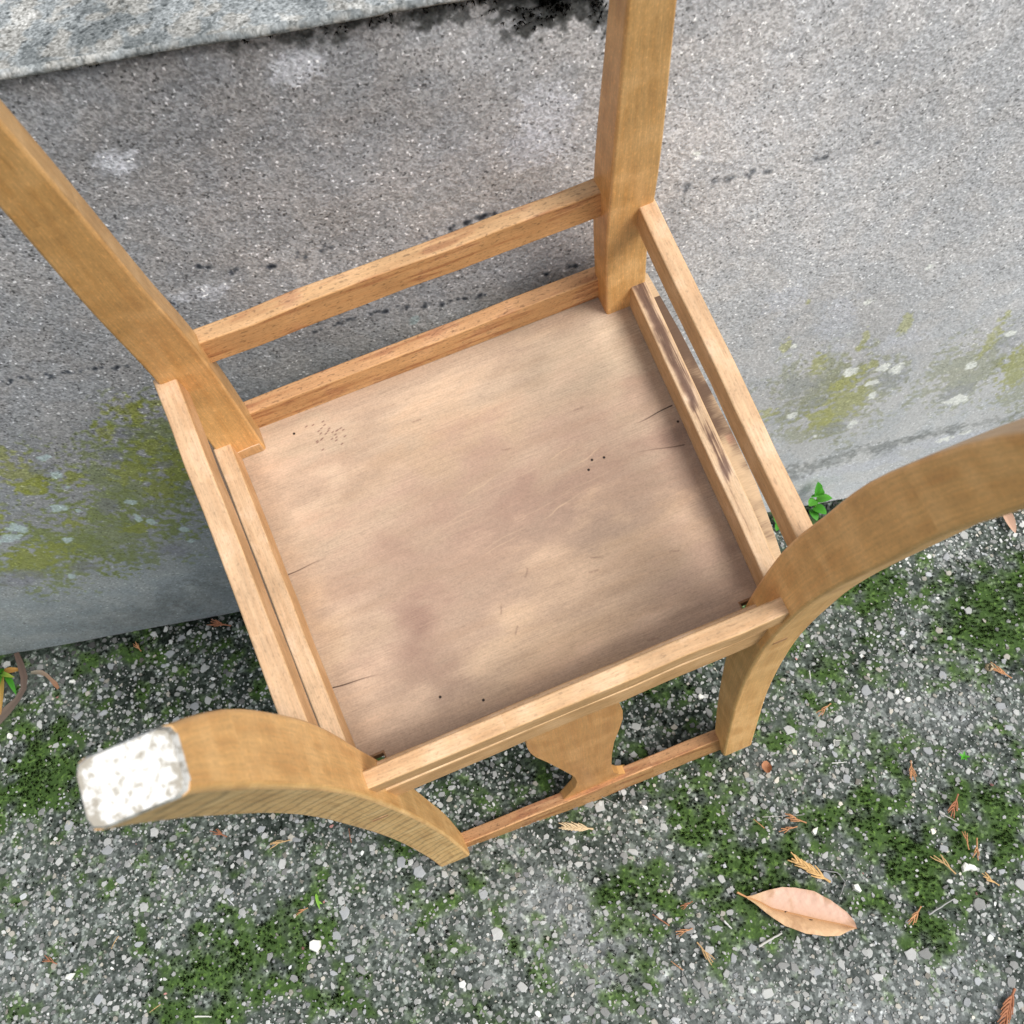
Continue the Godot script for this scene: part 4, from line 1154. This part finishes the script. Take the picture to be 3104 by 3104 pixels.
func build_litter() -> void:
	var r := RandomNumberGenerator.new()
	r.seed = 303
	var lm := plain(0.75)
	var gold := Color(0.58, 0.37, 0.16)
	var orange := Color(0.46, 0.235, 0.115)
	var rust := Color(0.33, 0.14, 0.075)
	var cream := Color(0.62, 0.48, 0.30)
	var tan := Color(0.50, 0.33, 0.16)
	# x0, z0 of the tip, x1, z1 of the stalk, style, colour, label
	var S := [
		[0.260, 0.421, 0.290, 0.451, 0, gold, "golden comb-like cypress sprig just above the large fallen leaf"],
		[0.265, 0.376, 0.285, 0.387, 1, orange, "orange cypress sprig crossing a thin straw, above the golden sprig"],
		[0.254, 0.391, 0.274, 0.389, 2, orange, "orange forked cypress sprig just below the one crossing a straw"],
		[0.230, 0.374, 0.239, 0.384, 3, orange, "small plain orange cypress stick left of the forked orange sprigs"],
		[0.336, 0.272, 0.355, 0.262, 2, orange, "orange forked cypress sprig right of the right backrest post"],
		[0.550, 0.255, 0.566, 0.273, 1, orange, "orange brown sprig attached to a small beige cone near the right edge"],
		[0.413, 0.363, 0.419, 0.343, 1, orange, "orange cypress sprig pointing at the wall, right of the brown bud scale"],
		[0.438, 0.408, 0.455, 0.388, 1, rust, "rust-coloured fan of cypress sprig above a grey straw at right"],
		[0.444, 0.428, 0.443, 0.446, 2, orange, "narrow orange sprig left of its twin near the two white chips"],
		[0.446, 0.456, 0.456, 0.436, 1, orange, "orange sprig right of its twin near the two white chips"],
		[0.446, 0.473, 0.459, 0.486, 1, gold, "golden fan of cypress sprig near the right edge below the white chips"],
		[0.356, 0.506, 0.373, 0.491, 1, orange, "orange fan of cypress sprig right of the large leaf's tip"],
		[0.130, 0.448, 0.143, 0.443, 2, rust, "small dark red sprig left of the large fallen leaf's stalk"],
		[0.099, 0.449, 0.113, 0.462, 3, rust, "reddish stick with one bend left of the small dark red sprig"],
		[0.119, 0.473, 0.136, 0.469, 2, orange, "reddish orange forked sprig below the reddish stick"],
		[0.148, 0.503, 0.137, 0.483, 2, tan, "yellow tan Y-shaped sprig below the large leaf, to its left"],
		[0.106, 0.497, 0.116, 0.506, 3, orange, "tiny orange stick left of the yellow tan Y-shaped sprig"],
		[0.405, 0.610, 0.434, 0.581, 0, rust, "red brown cypress sprig in the bottom right corner"],
		[0.024, 0.340, 0.056, 0.350, 0, cream, "pale cream comb-like sprig lying just in front of the backrest rail"],
		[0.407, 0.445, 0.420, 0.467, 2, tan, "beige split twig left of the two white chips"],
		[-0.367, 0.270, -0.350, 0.281, 1, rust, "red orange sprig below the chair's white worn foot"],
		[-0.300, 0.301, -0.279, 0.298, 1, tan, "tan fan of cypress sprig left of the left backrest post"],
		[-0.276, 0.377, -0.264, 0.374, 1, orange, "orange sprig beside a small dark hole in the aggregate, lower left"],
		[-0.549, 0.373, -0.536, 0.381, 2, rust, "brown sprig near the left edge in the lower left"],
		[-0.478, 0.375, -0.470, 0.365, 3, tan, "short tan stick between the brown sprig and the green shoot, lower left"],
		[-0.363, 0.010, -0.338, 0.018, 1, rust, "red brown cluster of sprig at the foot of the wall left of the chair"],
		[-0.213, 0.299, -0.211, 0.314, 3, rust, "red stick just left of the left backrest post"],
		[-0.434, 0.447, -0.424, 0.441, 3, tan, "tan stick on dark moss near the bottom left"],
		[-0.46, 0.018, -0.452, 0.030, 1, orange, "orange sprig in the dark seam under the wall at left"],
	]
	for q in S:
		var a := Vector2(q[0], q[1]); var b := Vector2(q[2], q[3])
		var o := thing("cypress_sprig", q[6], "sprig", Vector3(b.x, 0.0012, b.y), "dead cypress sprigs strewn on the concrete")
		o.rotation.y = -(a - b).angle()
		put(sprig_mesh(a.distance_to(b) * 1.05, q[4], q[5], r), "twig", lm, o)

	# grey twigs and straws
	var twigs := [
		[[0.281, 0.436, 0.301, 0.443, 0.305, 0.454, 0.295, 0.466], 0.0007, Color(0.25, 0.25, 0.25), "thin grey curved twig hooking round above the large fallen leaf"],
		[[0.198, 0.498, 0.225, 0.490], 0.0014, Color(0.48, 0.47, 0.44), "straight pale grey stick below the left half of the large leaf"],
		[[0.378, 0.500, 0.409, 0.490], 0.0009, Color(0.34, 0.34, 0.33), "straight grey twig right of the orange fan beside the large leaf"],
		[[0.170, 0.468, 0.176, 0.477], 0.0012, Color(0.6, 0.6, 0.58), "short whitish straw left of the large leaf's lower edge"],
		[[-0.388, 0.459, -0.371, 0.462], 0.0010, Color(0.62, 0.62, 0.56), "short white stick at the bottom left"],
		[[-0.351, 0.348, -0.344, 0.357], 0.0008, Color(0.6, 0.6, 0.6), "tiny white curved straw among the pebbles at lower left"],
		[[0.333, 0.329, 0.350, 0.331], 0.0007, Color(0.6, 0.6, 0.57), "thin white straw lying level right of the backrest posts"],
		[[0.428, 0.403, 0.442, 0.416], 0.0008, Color(0.42, 0.40, 0.38), "grey straw between the rust fan and the paired orange sprigs"],
		[[0.344, 0.218, 0.342, 0.229], 0.0008, Color(0.6, 0.6, 0.57), "whitish straw standing upright in the picture above the hooked straw"],
		[[0.343, 0.311, 0.344, 0.304, 0.352, 0.306], 0.0007, Color(0.6, 0.6, 0.55), "small white hooked straw on moss right of the right post"],
		[[0.240, 0.372, 0.285, 0.378], 0.0004, Color(0.45, 0.43, 0.40), "hair-thin straw lying across the orange forked sprigs"],
		[[0.05, 0.30, 0.09, 0.33], 0.0004, Color(0.36, 0.36, 0.34), "hair-thin grey straw close to the front of the backrest rail"],
	]
	for t in twigs:
		var c: Array = t[0]
		var o := thing("straw", t[3], "straw", Vector3(c[0], 0.0, c[1]))
		var cv := Curve3D.new()
		for k in range(0, c.size(), 2):
			var tang := Vector3.ZERO
			if k >= 2 and k + 3 < c.size(): tang = Vector3(c[k + 2] - c[k - 2], 0, c[k + 3] - c[k - 1]) * 0.2
			cv.add_point(Vector3(c[k] - c[0], 0.0024, c[k + 1] - c[1]), -tang, tang)
		var pts := []; var rr := []
		for k in 13:
			pts.append(cv.sample_baked(cv.get_baked_length() * k / 12.0) + Vector3(r.randf_range(-1, 1), r.randf_range(-0.5, 1.5), r.randf_range(-1, 1)) * 0.0003)
			rr.append(t[1] * (1.0 - 0.35 * k / 12.0))
		var st := SurfaceTool.new()
		st.begin(Mesh.PRIMITIVE_TRIANGLES)
		tube(st, pts, rr, t[2], 6)
		put(st.commit(), "stem", lm, o)

	# loose white chips of stone
	var chips := [[0.315, 0.462, 0.0125, "white oblong stone chip above the large leaf's tip"], [0.433, 0.462, 0.011, "left one of two white chips beside the beige split twig"], [0.440, 0.464, 0.011, "right one of two white chips beside the beige split twig"], [0.433, 0.263, 0.0085, "lone white chip on grey concrete far right of the right post"], [0.291, 0.397, 0.011, "flat whitish chip right of the orange forked sprigs"], [0.442, 0.274, 0.008, "small white chip just below the lone white chip at right"], [0.211, 0.224, 0.008, "round white chip on dark moss beneath the chair, left of the right post"], [-0.259, 0.413, 0.013, "pointed white chip above a mossy patch, lower left"], [-0.522, 0.396, 0.010, "white chip near the left edge, lower left"], [-0.538, 0.053, 0.008, "white chip near the wall's foot at far left"], [-0.611, 0.109, 0.009, "bright white chip at the left edge below the wall"]]
	var cmat := StandardMaterial3D.new()
	cmat.albedo_color = Color(0.88, 0.88, 0.85)
	cmat.roughness = 0.8
	for k in chips.size():
		var c: Array = chips[k]
		var o := put(stone_mesh(500 + k, 5 + k % 3, 0.30), "stone_chip", cmat, self)
		o.transform = Transform3D(Basis(Vector3.UP, r.randf() * TAU).scaled(Vector3.ONE * float(c[2])), Vector3(c[0], 0.0008, c[1]))
		tag(o, c[3], "stone", "loose white stone chips")

	build_leaf(lm)

	# bud scale and cone
	var cup := thing("bud_scale", "small brown cupped bud scale on the concrete below the right post", "bud scale", Vector3(0.261, 0.001, 0.320))
	var sp := SurfaceTool.new()
	sp.begin(Mesh.PRIMITIVE_TRIANGLES)
	for k in 10:
		for j in 3:
			var pt := func(a: int, b: int) -> Vector3:
				var an := TAU * a / 10.0
				var rad := 0.0055 * sin((b / 3.0) * 1.5)
				return Vector3(cos(an) * rad, 0.0045 * (1.0 - cos((b / 3.0) * 1.5)) + 0.0006 * sin(an * 3.0) * b, sin(an) * rad * 1.25)
			for q in [[k, j], [k + 1, j], [k + 1, j + 1], [k, j], [k + 1, j + 1], [k, j + 1]]:
				sp.set_color(Color(0.36, 0.17, 0.09) * (0.7 + 0.2 * q[1]))
				sp.add_vertex(pt.call(q[0], q[1]))
	sp.generate_normals()
	put(sp.commit(), "scale", lm, cup)
	var cone := thing("seed_cone", "small round beige cone joined to the orange brown sprig at right", "cone", Vector3(0.546, 0.0, 0.256))
	var cs := SurfaceTool.new()
	cs.begin(Mesh.PRIMITIVE_TRIANGLES)
	for k in 14:
		var an := k * 2.4
		var up := -0.7 + 1.6 * k / 14.0
		var d := Vector3(cos(an) * sqrt(1.0 - up * up * 0.9), up, sin(an) * sqrt(1.0 - up * up * 0.9)).normalized()
		var e := d.cross(Vector3(0.3, 1, 0.1)).normalized()
		var f := d.cross(e)
		var ce := Vector3(0, 0.0045, 0)
		for j in 5:
			var f0 := d * 1.12
			var f1 := d * 0.9 + e * cos(TAU * j / 5.0) * 0.5 + f * sin(TAU * j / 5.0) * 0.5
			var f2 := d * 0.9 + e * cos(TAU * (j + 1) / 5.0) * 0.5 + f * sin(TAU * (j + 1) / 5.0) * 0.5
			var order := [f0, f2, f1] if (f1 - f0).cross(f2 - f0).dot(d) > 0.0 else [f0, f1, f2]
			for q in order:
				cs.set_color(Color(0.42, 0.33, 0.21))
				cs.set_normal(q.normalized())
				cs.add_vertex(ce + q * 0.0045)
	put(cs.commit(), "scales", lm, cone)

func along(pl: Array, t: float) -> Vector2:
	var total := 0.0
	for i in pl.size() - 1: total += pl[i].distance_to(pl[i + 1])
	var want := t * total
	for i in pl.size() - 1:
		var d: float = pl[i].distance_to(pl[i + 1])
		if want <= d or i == pl.size() - 2: return pl[i].lerp(pl[i + 1], clampf(want / d, 0.0, 1.0))
		want -= d
	return pl[-1]

func build_leaf(_lm: Material) -> void:
	var up := [Vector2(0.199, 0.449), Vector2(0.206, 0.4495), Vector2(0.221, 0.448), Vector2(0.237, 0.448), Vector2(0.249, 0.451), Vector2(0.267, 0.458), Vector2(0.282, 0.470), Vector2(0.294, 0.483), Vector2(0.299, 0.492), Vector2(0.3005, 0.500)]
	var lo := [Vector2(0.199, 0.449), Vector2(0.1995, 0.4515), Vector2(0.205, 0.457), Vector2(0.211, 0.465), Vector2(0.219, 0.475), Vector2(0.229, 0.485), Vector2(0.247, 0.496), Vector2(0.266, 0.502), Vector2(0.280, 0.504), Vector2(0.292, 0.501), Vector2(0.3005, 0.500)]
	var mid := [Vector2(0.199, 0.449), Vector2(0.212, 0.457), Vector2(0.222, 0.4655), Vector2(0.247, 0.4765), Vector2(0.266, 0.485), Vector2(0.285, 0.4925), Vector2(0.3005, 0.500)]
	var c0 := Vector2(0.25, 0.476)
	var leaf := thing("fallen_leaf", "large dry pinkish tan leaf lying folded on the mossy concrete", "leaf", Vector3(c0.x, 0, c0.y))
	var s := SurfaceTool.new()
	s.begin(Mesh.PRIMITIVE_TRIANGLES)
	var nn := FastNoiseLite.new()
	nn.seed = 6
	nn.frequency = 60.0
	var N := 84
	var H := 15
	var pos := func(i: int, k: int) -> Vector3:     # k from -H (upper edge) to H (lower edge)
		var t := i / float(N)
		var m := along(mid, t)
		var e := along(up if k < 0 else lo, t)
		var f := absf(k) / float(H)
		var q := m.lerp(e, f)
		var body := pow(sin(PI * clampf(t, 0.0, 1.0)), 0.6)
		var y := 0.0035 + body * (0.0105 * pow(f, 1.25) if k < 0 else 0.0075 * sin(f * PI * 0.62)) + 0.0016 * nn.get_noise_2d(q.x, q.y) * f + 0.003 * t * t
		return Vector3(q.x - c0.x, y, q.y - c0.y)
	for i in N:
		for k in range(-H, H):
			for q in [[i, k], [i + 1, k], [i + 1, k + 1], [i, k], [i + 1, k + 1], [i, k + 1]]:
				var p: Vector3 = pos.call(q[0], q[1])
				var t: float = q[0] / float(N)
				var f := absf(q[1]) / float(H)
				var c := Color(0.66, 0.44, 0.34) if q[1] < 0 else Color(0.66, 0.43, 0.25)
				c = c.lerp(Color(0.46, 0.24, 0.10), (0.75 * exp(-f * 5.0) + 0.3 * sm(0.8, 1.0, f) * (1.0 if q[1] < 0 else 0.3)) * (0.4 + 0.6 * t))  # brown midrib and edge, with the shade of the fold painted in
				c = c.lerp(Color(0.60, 0.42, 0.22), (1.0 - sm(0.0, 0.3, t)) * 0.8)
				c = c.lerp(Color(0.42, 0.24, 0.13), 0.65 * sm(0.05, 0.5, nn.get_noise_2d(p.x * 0.6 + 3.0, p.z * 0.6)))
				var vein := absf(fposmod(t * 11.0 - f * 1.4, 1.0) - 0.5)
				c = c * (1.0 - 0.08 * sm(0.12, 0.0, vein))
				s.set_color(c * (1.0 + 0.10 * nn.get_noise_2d(p.x * 4.0, p.z * 4.0)))
				s.set_smooth_group(0)
				s.add_vertex(p)
	s.generate_normals()
	var m := plain(0.55)
	m.backlight_enabled = true
	m.backlight = Color(0.25, 0.14, 0.08)
	var blade := put(s.commit(), "blade", m, leaf)
	# raised midrib and stalk
	var rib := SurfaceTool.new()
	rib.begin(Mesh.PRIMITIVE_TRIANGLES)
	var pts := [Vector3(0.1905 - c0.x, 0.0075, 0.4435 - c0.y), Vector3(0.1945 - c0.x, 0.006, 0.4463 - c0.y)]
	var rr := [0.0013, 0.0011]
	for i in range(0, N + 1, 4):
		pts.append(pos.call(i, 0) + Vector3.UP * 0.0001)
		rr.append(lerpf(0.0010, 0.0004, i / float(N)))
	tube(rib, pts, rr, Color(0.48, 0.25, 0.11), 6)
	put(rib.commit(), "midrib", plain(0.6), blade)
	# two small holes' dark edges
	for h in [[31, 0, 0.0016], [50, 2, 0.0013]]:
		var sp := SurfaceTool.new()
		sp.begin(Mesh.PRIMITIVE_TRIANGLES)
		var q: Vector3 = pos.call(h[0], h[1])
		tube(sp, [q + Vector3(-h[2] * 1.5, 0.0004, -0.0004), q + Vector3(0, 0.0007, 0), q + Vector3(h[2] * 1.5, 0.0004, 0.0004)], [0.0002, h[2] * 0.45, 0.0002], Color(0.05, 0.03, 0.02), 6, 0.5)
		put(sp.commit(), "blemish", plain(0.9), blade)

# ---------------------------------------------------------------- plants and dry blades
func blade_mesh(pts: Array, widths: Array, c0: Color, c1: Color, fold := 0.25) -> ArrayMesh:     # a strap leaf along pts with a central crease
	var s := SurfaceTool.new()
	s.begin(Mesh.PRIMITIVE_TRIANGLES)
	var rows := []
	for i in pts.size():
		var dir: Vector3 = (pts[mini(i + 1, pts.size() - 1)] - pts[maxi(i - 1, 0)]).normalized()
		var side := dir.cross(Vector3.UP)
		if side.length() < 0.15: side = dir.cross(Vector3.BACK)
		side = side.normalized()
		var up := side.cross(dir)
		var w: float = widths[i]
		rows.append([pts[i] - side * w + up * w * fold, pts[i] - side * w * 0.5 + up * w * fold * 0.35, pts[i], pts[i] + side * w * 0.5 + up * w * fold * 0.35, pts[i] + side * w + up * w * fold])
	for i in rows.size() - 1:
		for k in 4:
			for q in [[i, k], [i + 1, k], [i + 1, k + 1], [i, k], [i + 1, k + 1], [i, k + 1]]:
				s.set_color(c0.lerp(c1, q[0] / float(rows.size() - 1)) * (0.85 if q[1] == 2 else 1.0))
				s.set_smooth_group(0)
				s.add_vertex(rows[q[0]][q[1]])
	s.generate_normals()
	return s.commit()

func curve_pts(a: Vector3, b: Vector3, c: Vector3, n := 9) -> Array:
	var o := []
	for i in n:
		var t := i / float(n - 1)
		o.append(a.lerp(b, t).lerp(b.lerp(c, t), t))
	return o

func oval(n: int, w: float, blunt := 0.7) -> Array:
	var o := []
	for i in n: o.append(maxf(0.0003, w * pow(sin(PI * pow(i / float(n - 1), blunt)), 0.65)))
	return o

func build_plants() -> void:
	var gm := plain(0.5)
	gm.backlight_enabled = true
	gm.backlight = Color(0.2, 0.4, 0.08)
	var dm := plain(0.75)
	var g1 := Color(0.055, 0.24, 0.022)
	var g2 := Color(0.085, 0.29, 0.035)
	# seedling with round leaves at the foot of the wall, right
	var sd := thing("seedling", "bright green round-leaved seedling at the wall's foot beside the right stretcher", "plant", Vector3(0.415, 0.0, 0.010))
	var st := SurfaceTool.new()
	st.begin(Mesh.PRIMITIVE_TRIANGLES)
	tube(st, curve_pts(Vector3(0, -0.002, 0), Vector3(0.003, 0.018, 0.004), Vector3(0.001, 0.040, 0.001)), [0.0012, 0.0012, 0.0011, 0.0011, 0.001, 0.001, 0.0009, 0.0008, 0.0007], Color(0.13, 0.28, 0.05), 6)
	put(st.commit(), "stem", gm, sd)
	for q in [[Vector3(0.001, 0.038, 0.0), Vector3(0.000, 0.050, 0.003), Vector3(-0.002, 0.068, -0.004), 0.0085, g1], [Vector3(0.001, 0.032, 0.001), Vector3(0.009, 0.039, 0.003), Vector3(0.019, 0.038, 0.006), 0.0065, g2], [Vector3(0.001, 0.032, 0.001), Vector3(-0.006, 0.037, 0.005), Vector3(-0.011, 0.034, 0.009), 0.006, g2], [Vector3(0.001, 0.016, 0.001), Vector3(0.006, 0.021, 0.008), Vector3(0.012, 0.018, 0.016), 0.007, g1], [Vector3(0.001, 0.010, 0.001), Vector3(-0.001, 0.014, 0.008), Vector3(0.001, 0.009, 0.018), 0.006, g1]]:
		put(blade_mesh(curve_pts(q[0], q[1], q[2], 11), oval(11, q[3]), q[4], q[4] * 1.15, 0.15), "leaf", gm, sd)
	var s2 := thing("seedling", "tiny green seedling in the dark gap between seat board and right stretcher", "plant", Vector3(0.370, 0.0, 0.020))
	for an in [0.3, 2.2, 4.4]:
		var d := Vector3(cos(an), 0, sin(an))
		put(blade_mesh(curve_pts(Vector3(0, 0.002, 0), d * 0.006 + Vector3.UP * 0.010, d * 0.014 + Vector3.UP * 0.008, 8), oval(8, 0.0045), g1, g2, 0.2), "leaf", gm, s2)
	var s3 := thing("seedling", "tiny fresh green sprout on bare concrete towards the right edge", "plant", Vector3(0.477, 0.0, 0.350))
	for an in [0.2, 1.3, 2.6, 3.9, 5.2]:
		var d := Vector3(cos(an), 0, sin(an))
		put(blade_mesh(curve_pts(Vector3(0, 0.001, 0), d * 0.002 + Vector3.UP * 0.004, d * (0.0045 + 0.0025 * sin(an * 5.0)) + Vector3.UP * 0.004, 7), oval(7, 0.0015), g1 * 1.6, g2, 0.2), "leaf", gm, s3)
	var s4 := thing("green_shoot", "fresh yellow green shoot lying among pebbles at lower left", "plant", Vector3(-0.254, 0.0, 0.369))
	var lime := Color(0.25, 0.50, 0.07)
	put(blade_mesh(curve_pts(Vector3(0.000, 0.003, -0.008), Vector3(0.001, 0.005, 0.0), Vector3(0.003, 0.003, 0.009)), oval(9, 0.0016), lime, lime * 0.8, 0.3), "leaf", gm, s4)
	put(blade_mesh(curve_pts(Vector3(0.001, 0.003, 0.0), Vector3(0.003, 0.005, 0.002), Vector3(0.006, 0.004, 0.004)), oval(9, 0.0012), lime, lime, 0.3), "leaf", gm, s4)
	# grassy weed at the left edge, under the wall
	var gw := thing("weed", "weed with green and orange strap leaves at the wall's foot, left edge", "plant", Vector3(-0.628, 0.0, 0.022))
	var og := Color(0.42, 0.22, 0.06)
	for q in [[Vector3(0.0, 0.002, 0.0), Vector3(0.0, 0.03, 0.0), Vector3(0.012, 0.045, -0.004), 0.009, g1, g2 * 0.8], [Vector3(0.0, 0.002, 0.0), Vector3(-0.012, 0.03, 0.004), Vector3(-0.03, 0.035, 0.01), 0.009, g1, g2], [Vector3(0.0, 0.002, 0.002), Vector3(0.008, 0.022, 0.012), Vector3(0.024, 0.016, 0.018), 0.0035, g2, Color(0.25, 0.28, 0.05)], [Vector3(0.0, 0.002, 0.002), Vector3(0.006, 0.02, 0.02), Vector3(-0.004, 0.010, 0.055), 0.0035, g1, g2], [Vector3(0.0, 0.002, 0.002), Vector3(0.012, 0.02, 0.02), Vector3(0.006, 0.006, 0.06), 0.003, Color(0.22, 0.22, 0.05), og], [Vector3(0.0, 0.002, 0.0), Vector3(0.014, 0.014, 0.006), Vector3(0.028, 0.006, 0.004), 0.004, og, og * 0.8], [Vector3(0.002, 0.002, 0.0), Vector3(0.016, 0.014, 0.014), Vector3(0.022, 0.004, 0.036), 0.004, g1 * 0.7, g1]]:
		put(blade_mesh(curve_pts(q[0], q[1], q[2], 11), oval(11, q[3], 0.8), q[4], q[5], 0.25), "leaf", gm, gw)
	# dry strap leaves
	var d1 := thing("dead_leaf", "long brown dry strap leaf bent from the wall's foot to the left edge", "leaf", Vector3(-0.60, 0.0, 0.04))
	var p1 := []
	for q in [[-0.001, 0.022, -0.030], [0.003, 0.016, -0.015], [0.006, 0.011, 0.0], [0.005, 0.008, 0.014], [-0.003, 0.006, 0.026], [-0.014, 0.005, 0.037], [-0.027, 0.004, 0.048], [-0.042, 0.003, 0.058]]: p1.append(Vector3(q[0], q[1], q[2]))
	put(blade_mesh(p1, [0.003, 0.0042, 0.0045, 0.004, 0.0042, 0.0065, 0.008, 0.005], Color(0.075, 0.05, 0.038), Color(0.17, 0.13, 0.105), 0.15), "blade", dm, d1)
	var d2 := thing("dead_leaf", "small curled grey brown leaf with a rust tip right of the brown strap leaf", "leaf", Vector3(-0.572, 0.0, 0.040))
	var p2 := []
	for q in [[-0.018, 0.004, -0.008], [-0.010, 0.006, -0.006], [-0.002, 0.008, -0.003], [0.005, 0.009, 0.002], [0.010, 0.008, 0.008], [0.015, 0.006, 0.014], [0.018, 0.003, 0.020]]: p2.append(Vector3(q[0], q[1], q[2]))
	put(blade_mesh(p2, [0.0018, 0.0028, 0.003, 0.0022, 0.0020, 0.0030, 0.0016], Color(0.26, 0.24, 0.19), Color(0.27, 0.13, 0.07), 0.5), "blade", dm, d2)
	var d3 := thing("dead_leaf", "pinkish brown narrow dry leaf by the right edge under the chair's right foot", "leaf", Vector3(0.647, 0.0, 0.075))
	put(blade_mesh(curve_pts(Vector3(0.003, 0.004, -0.022), Vector3(-0.002, 0.011, 0.0), Vector3(0.002, 0.004, 0.019), 11), oval(11, 0.0065, 0.9), Color(0.47, 0.29, 0.20), Color(0.52, 0.33, 0.24), 0.4), "blade", dm, d3)
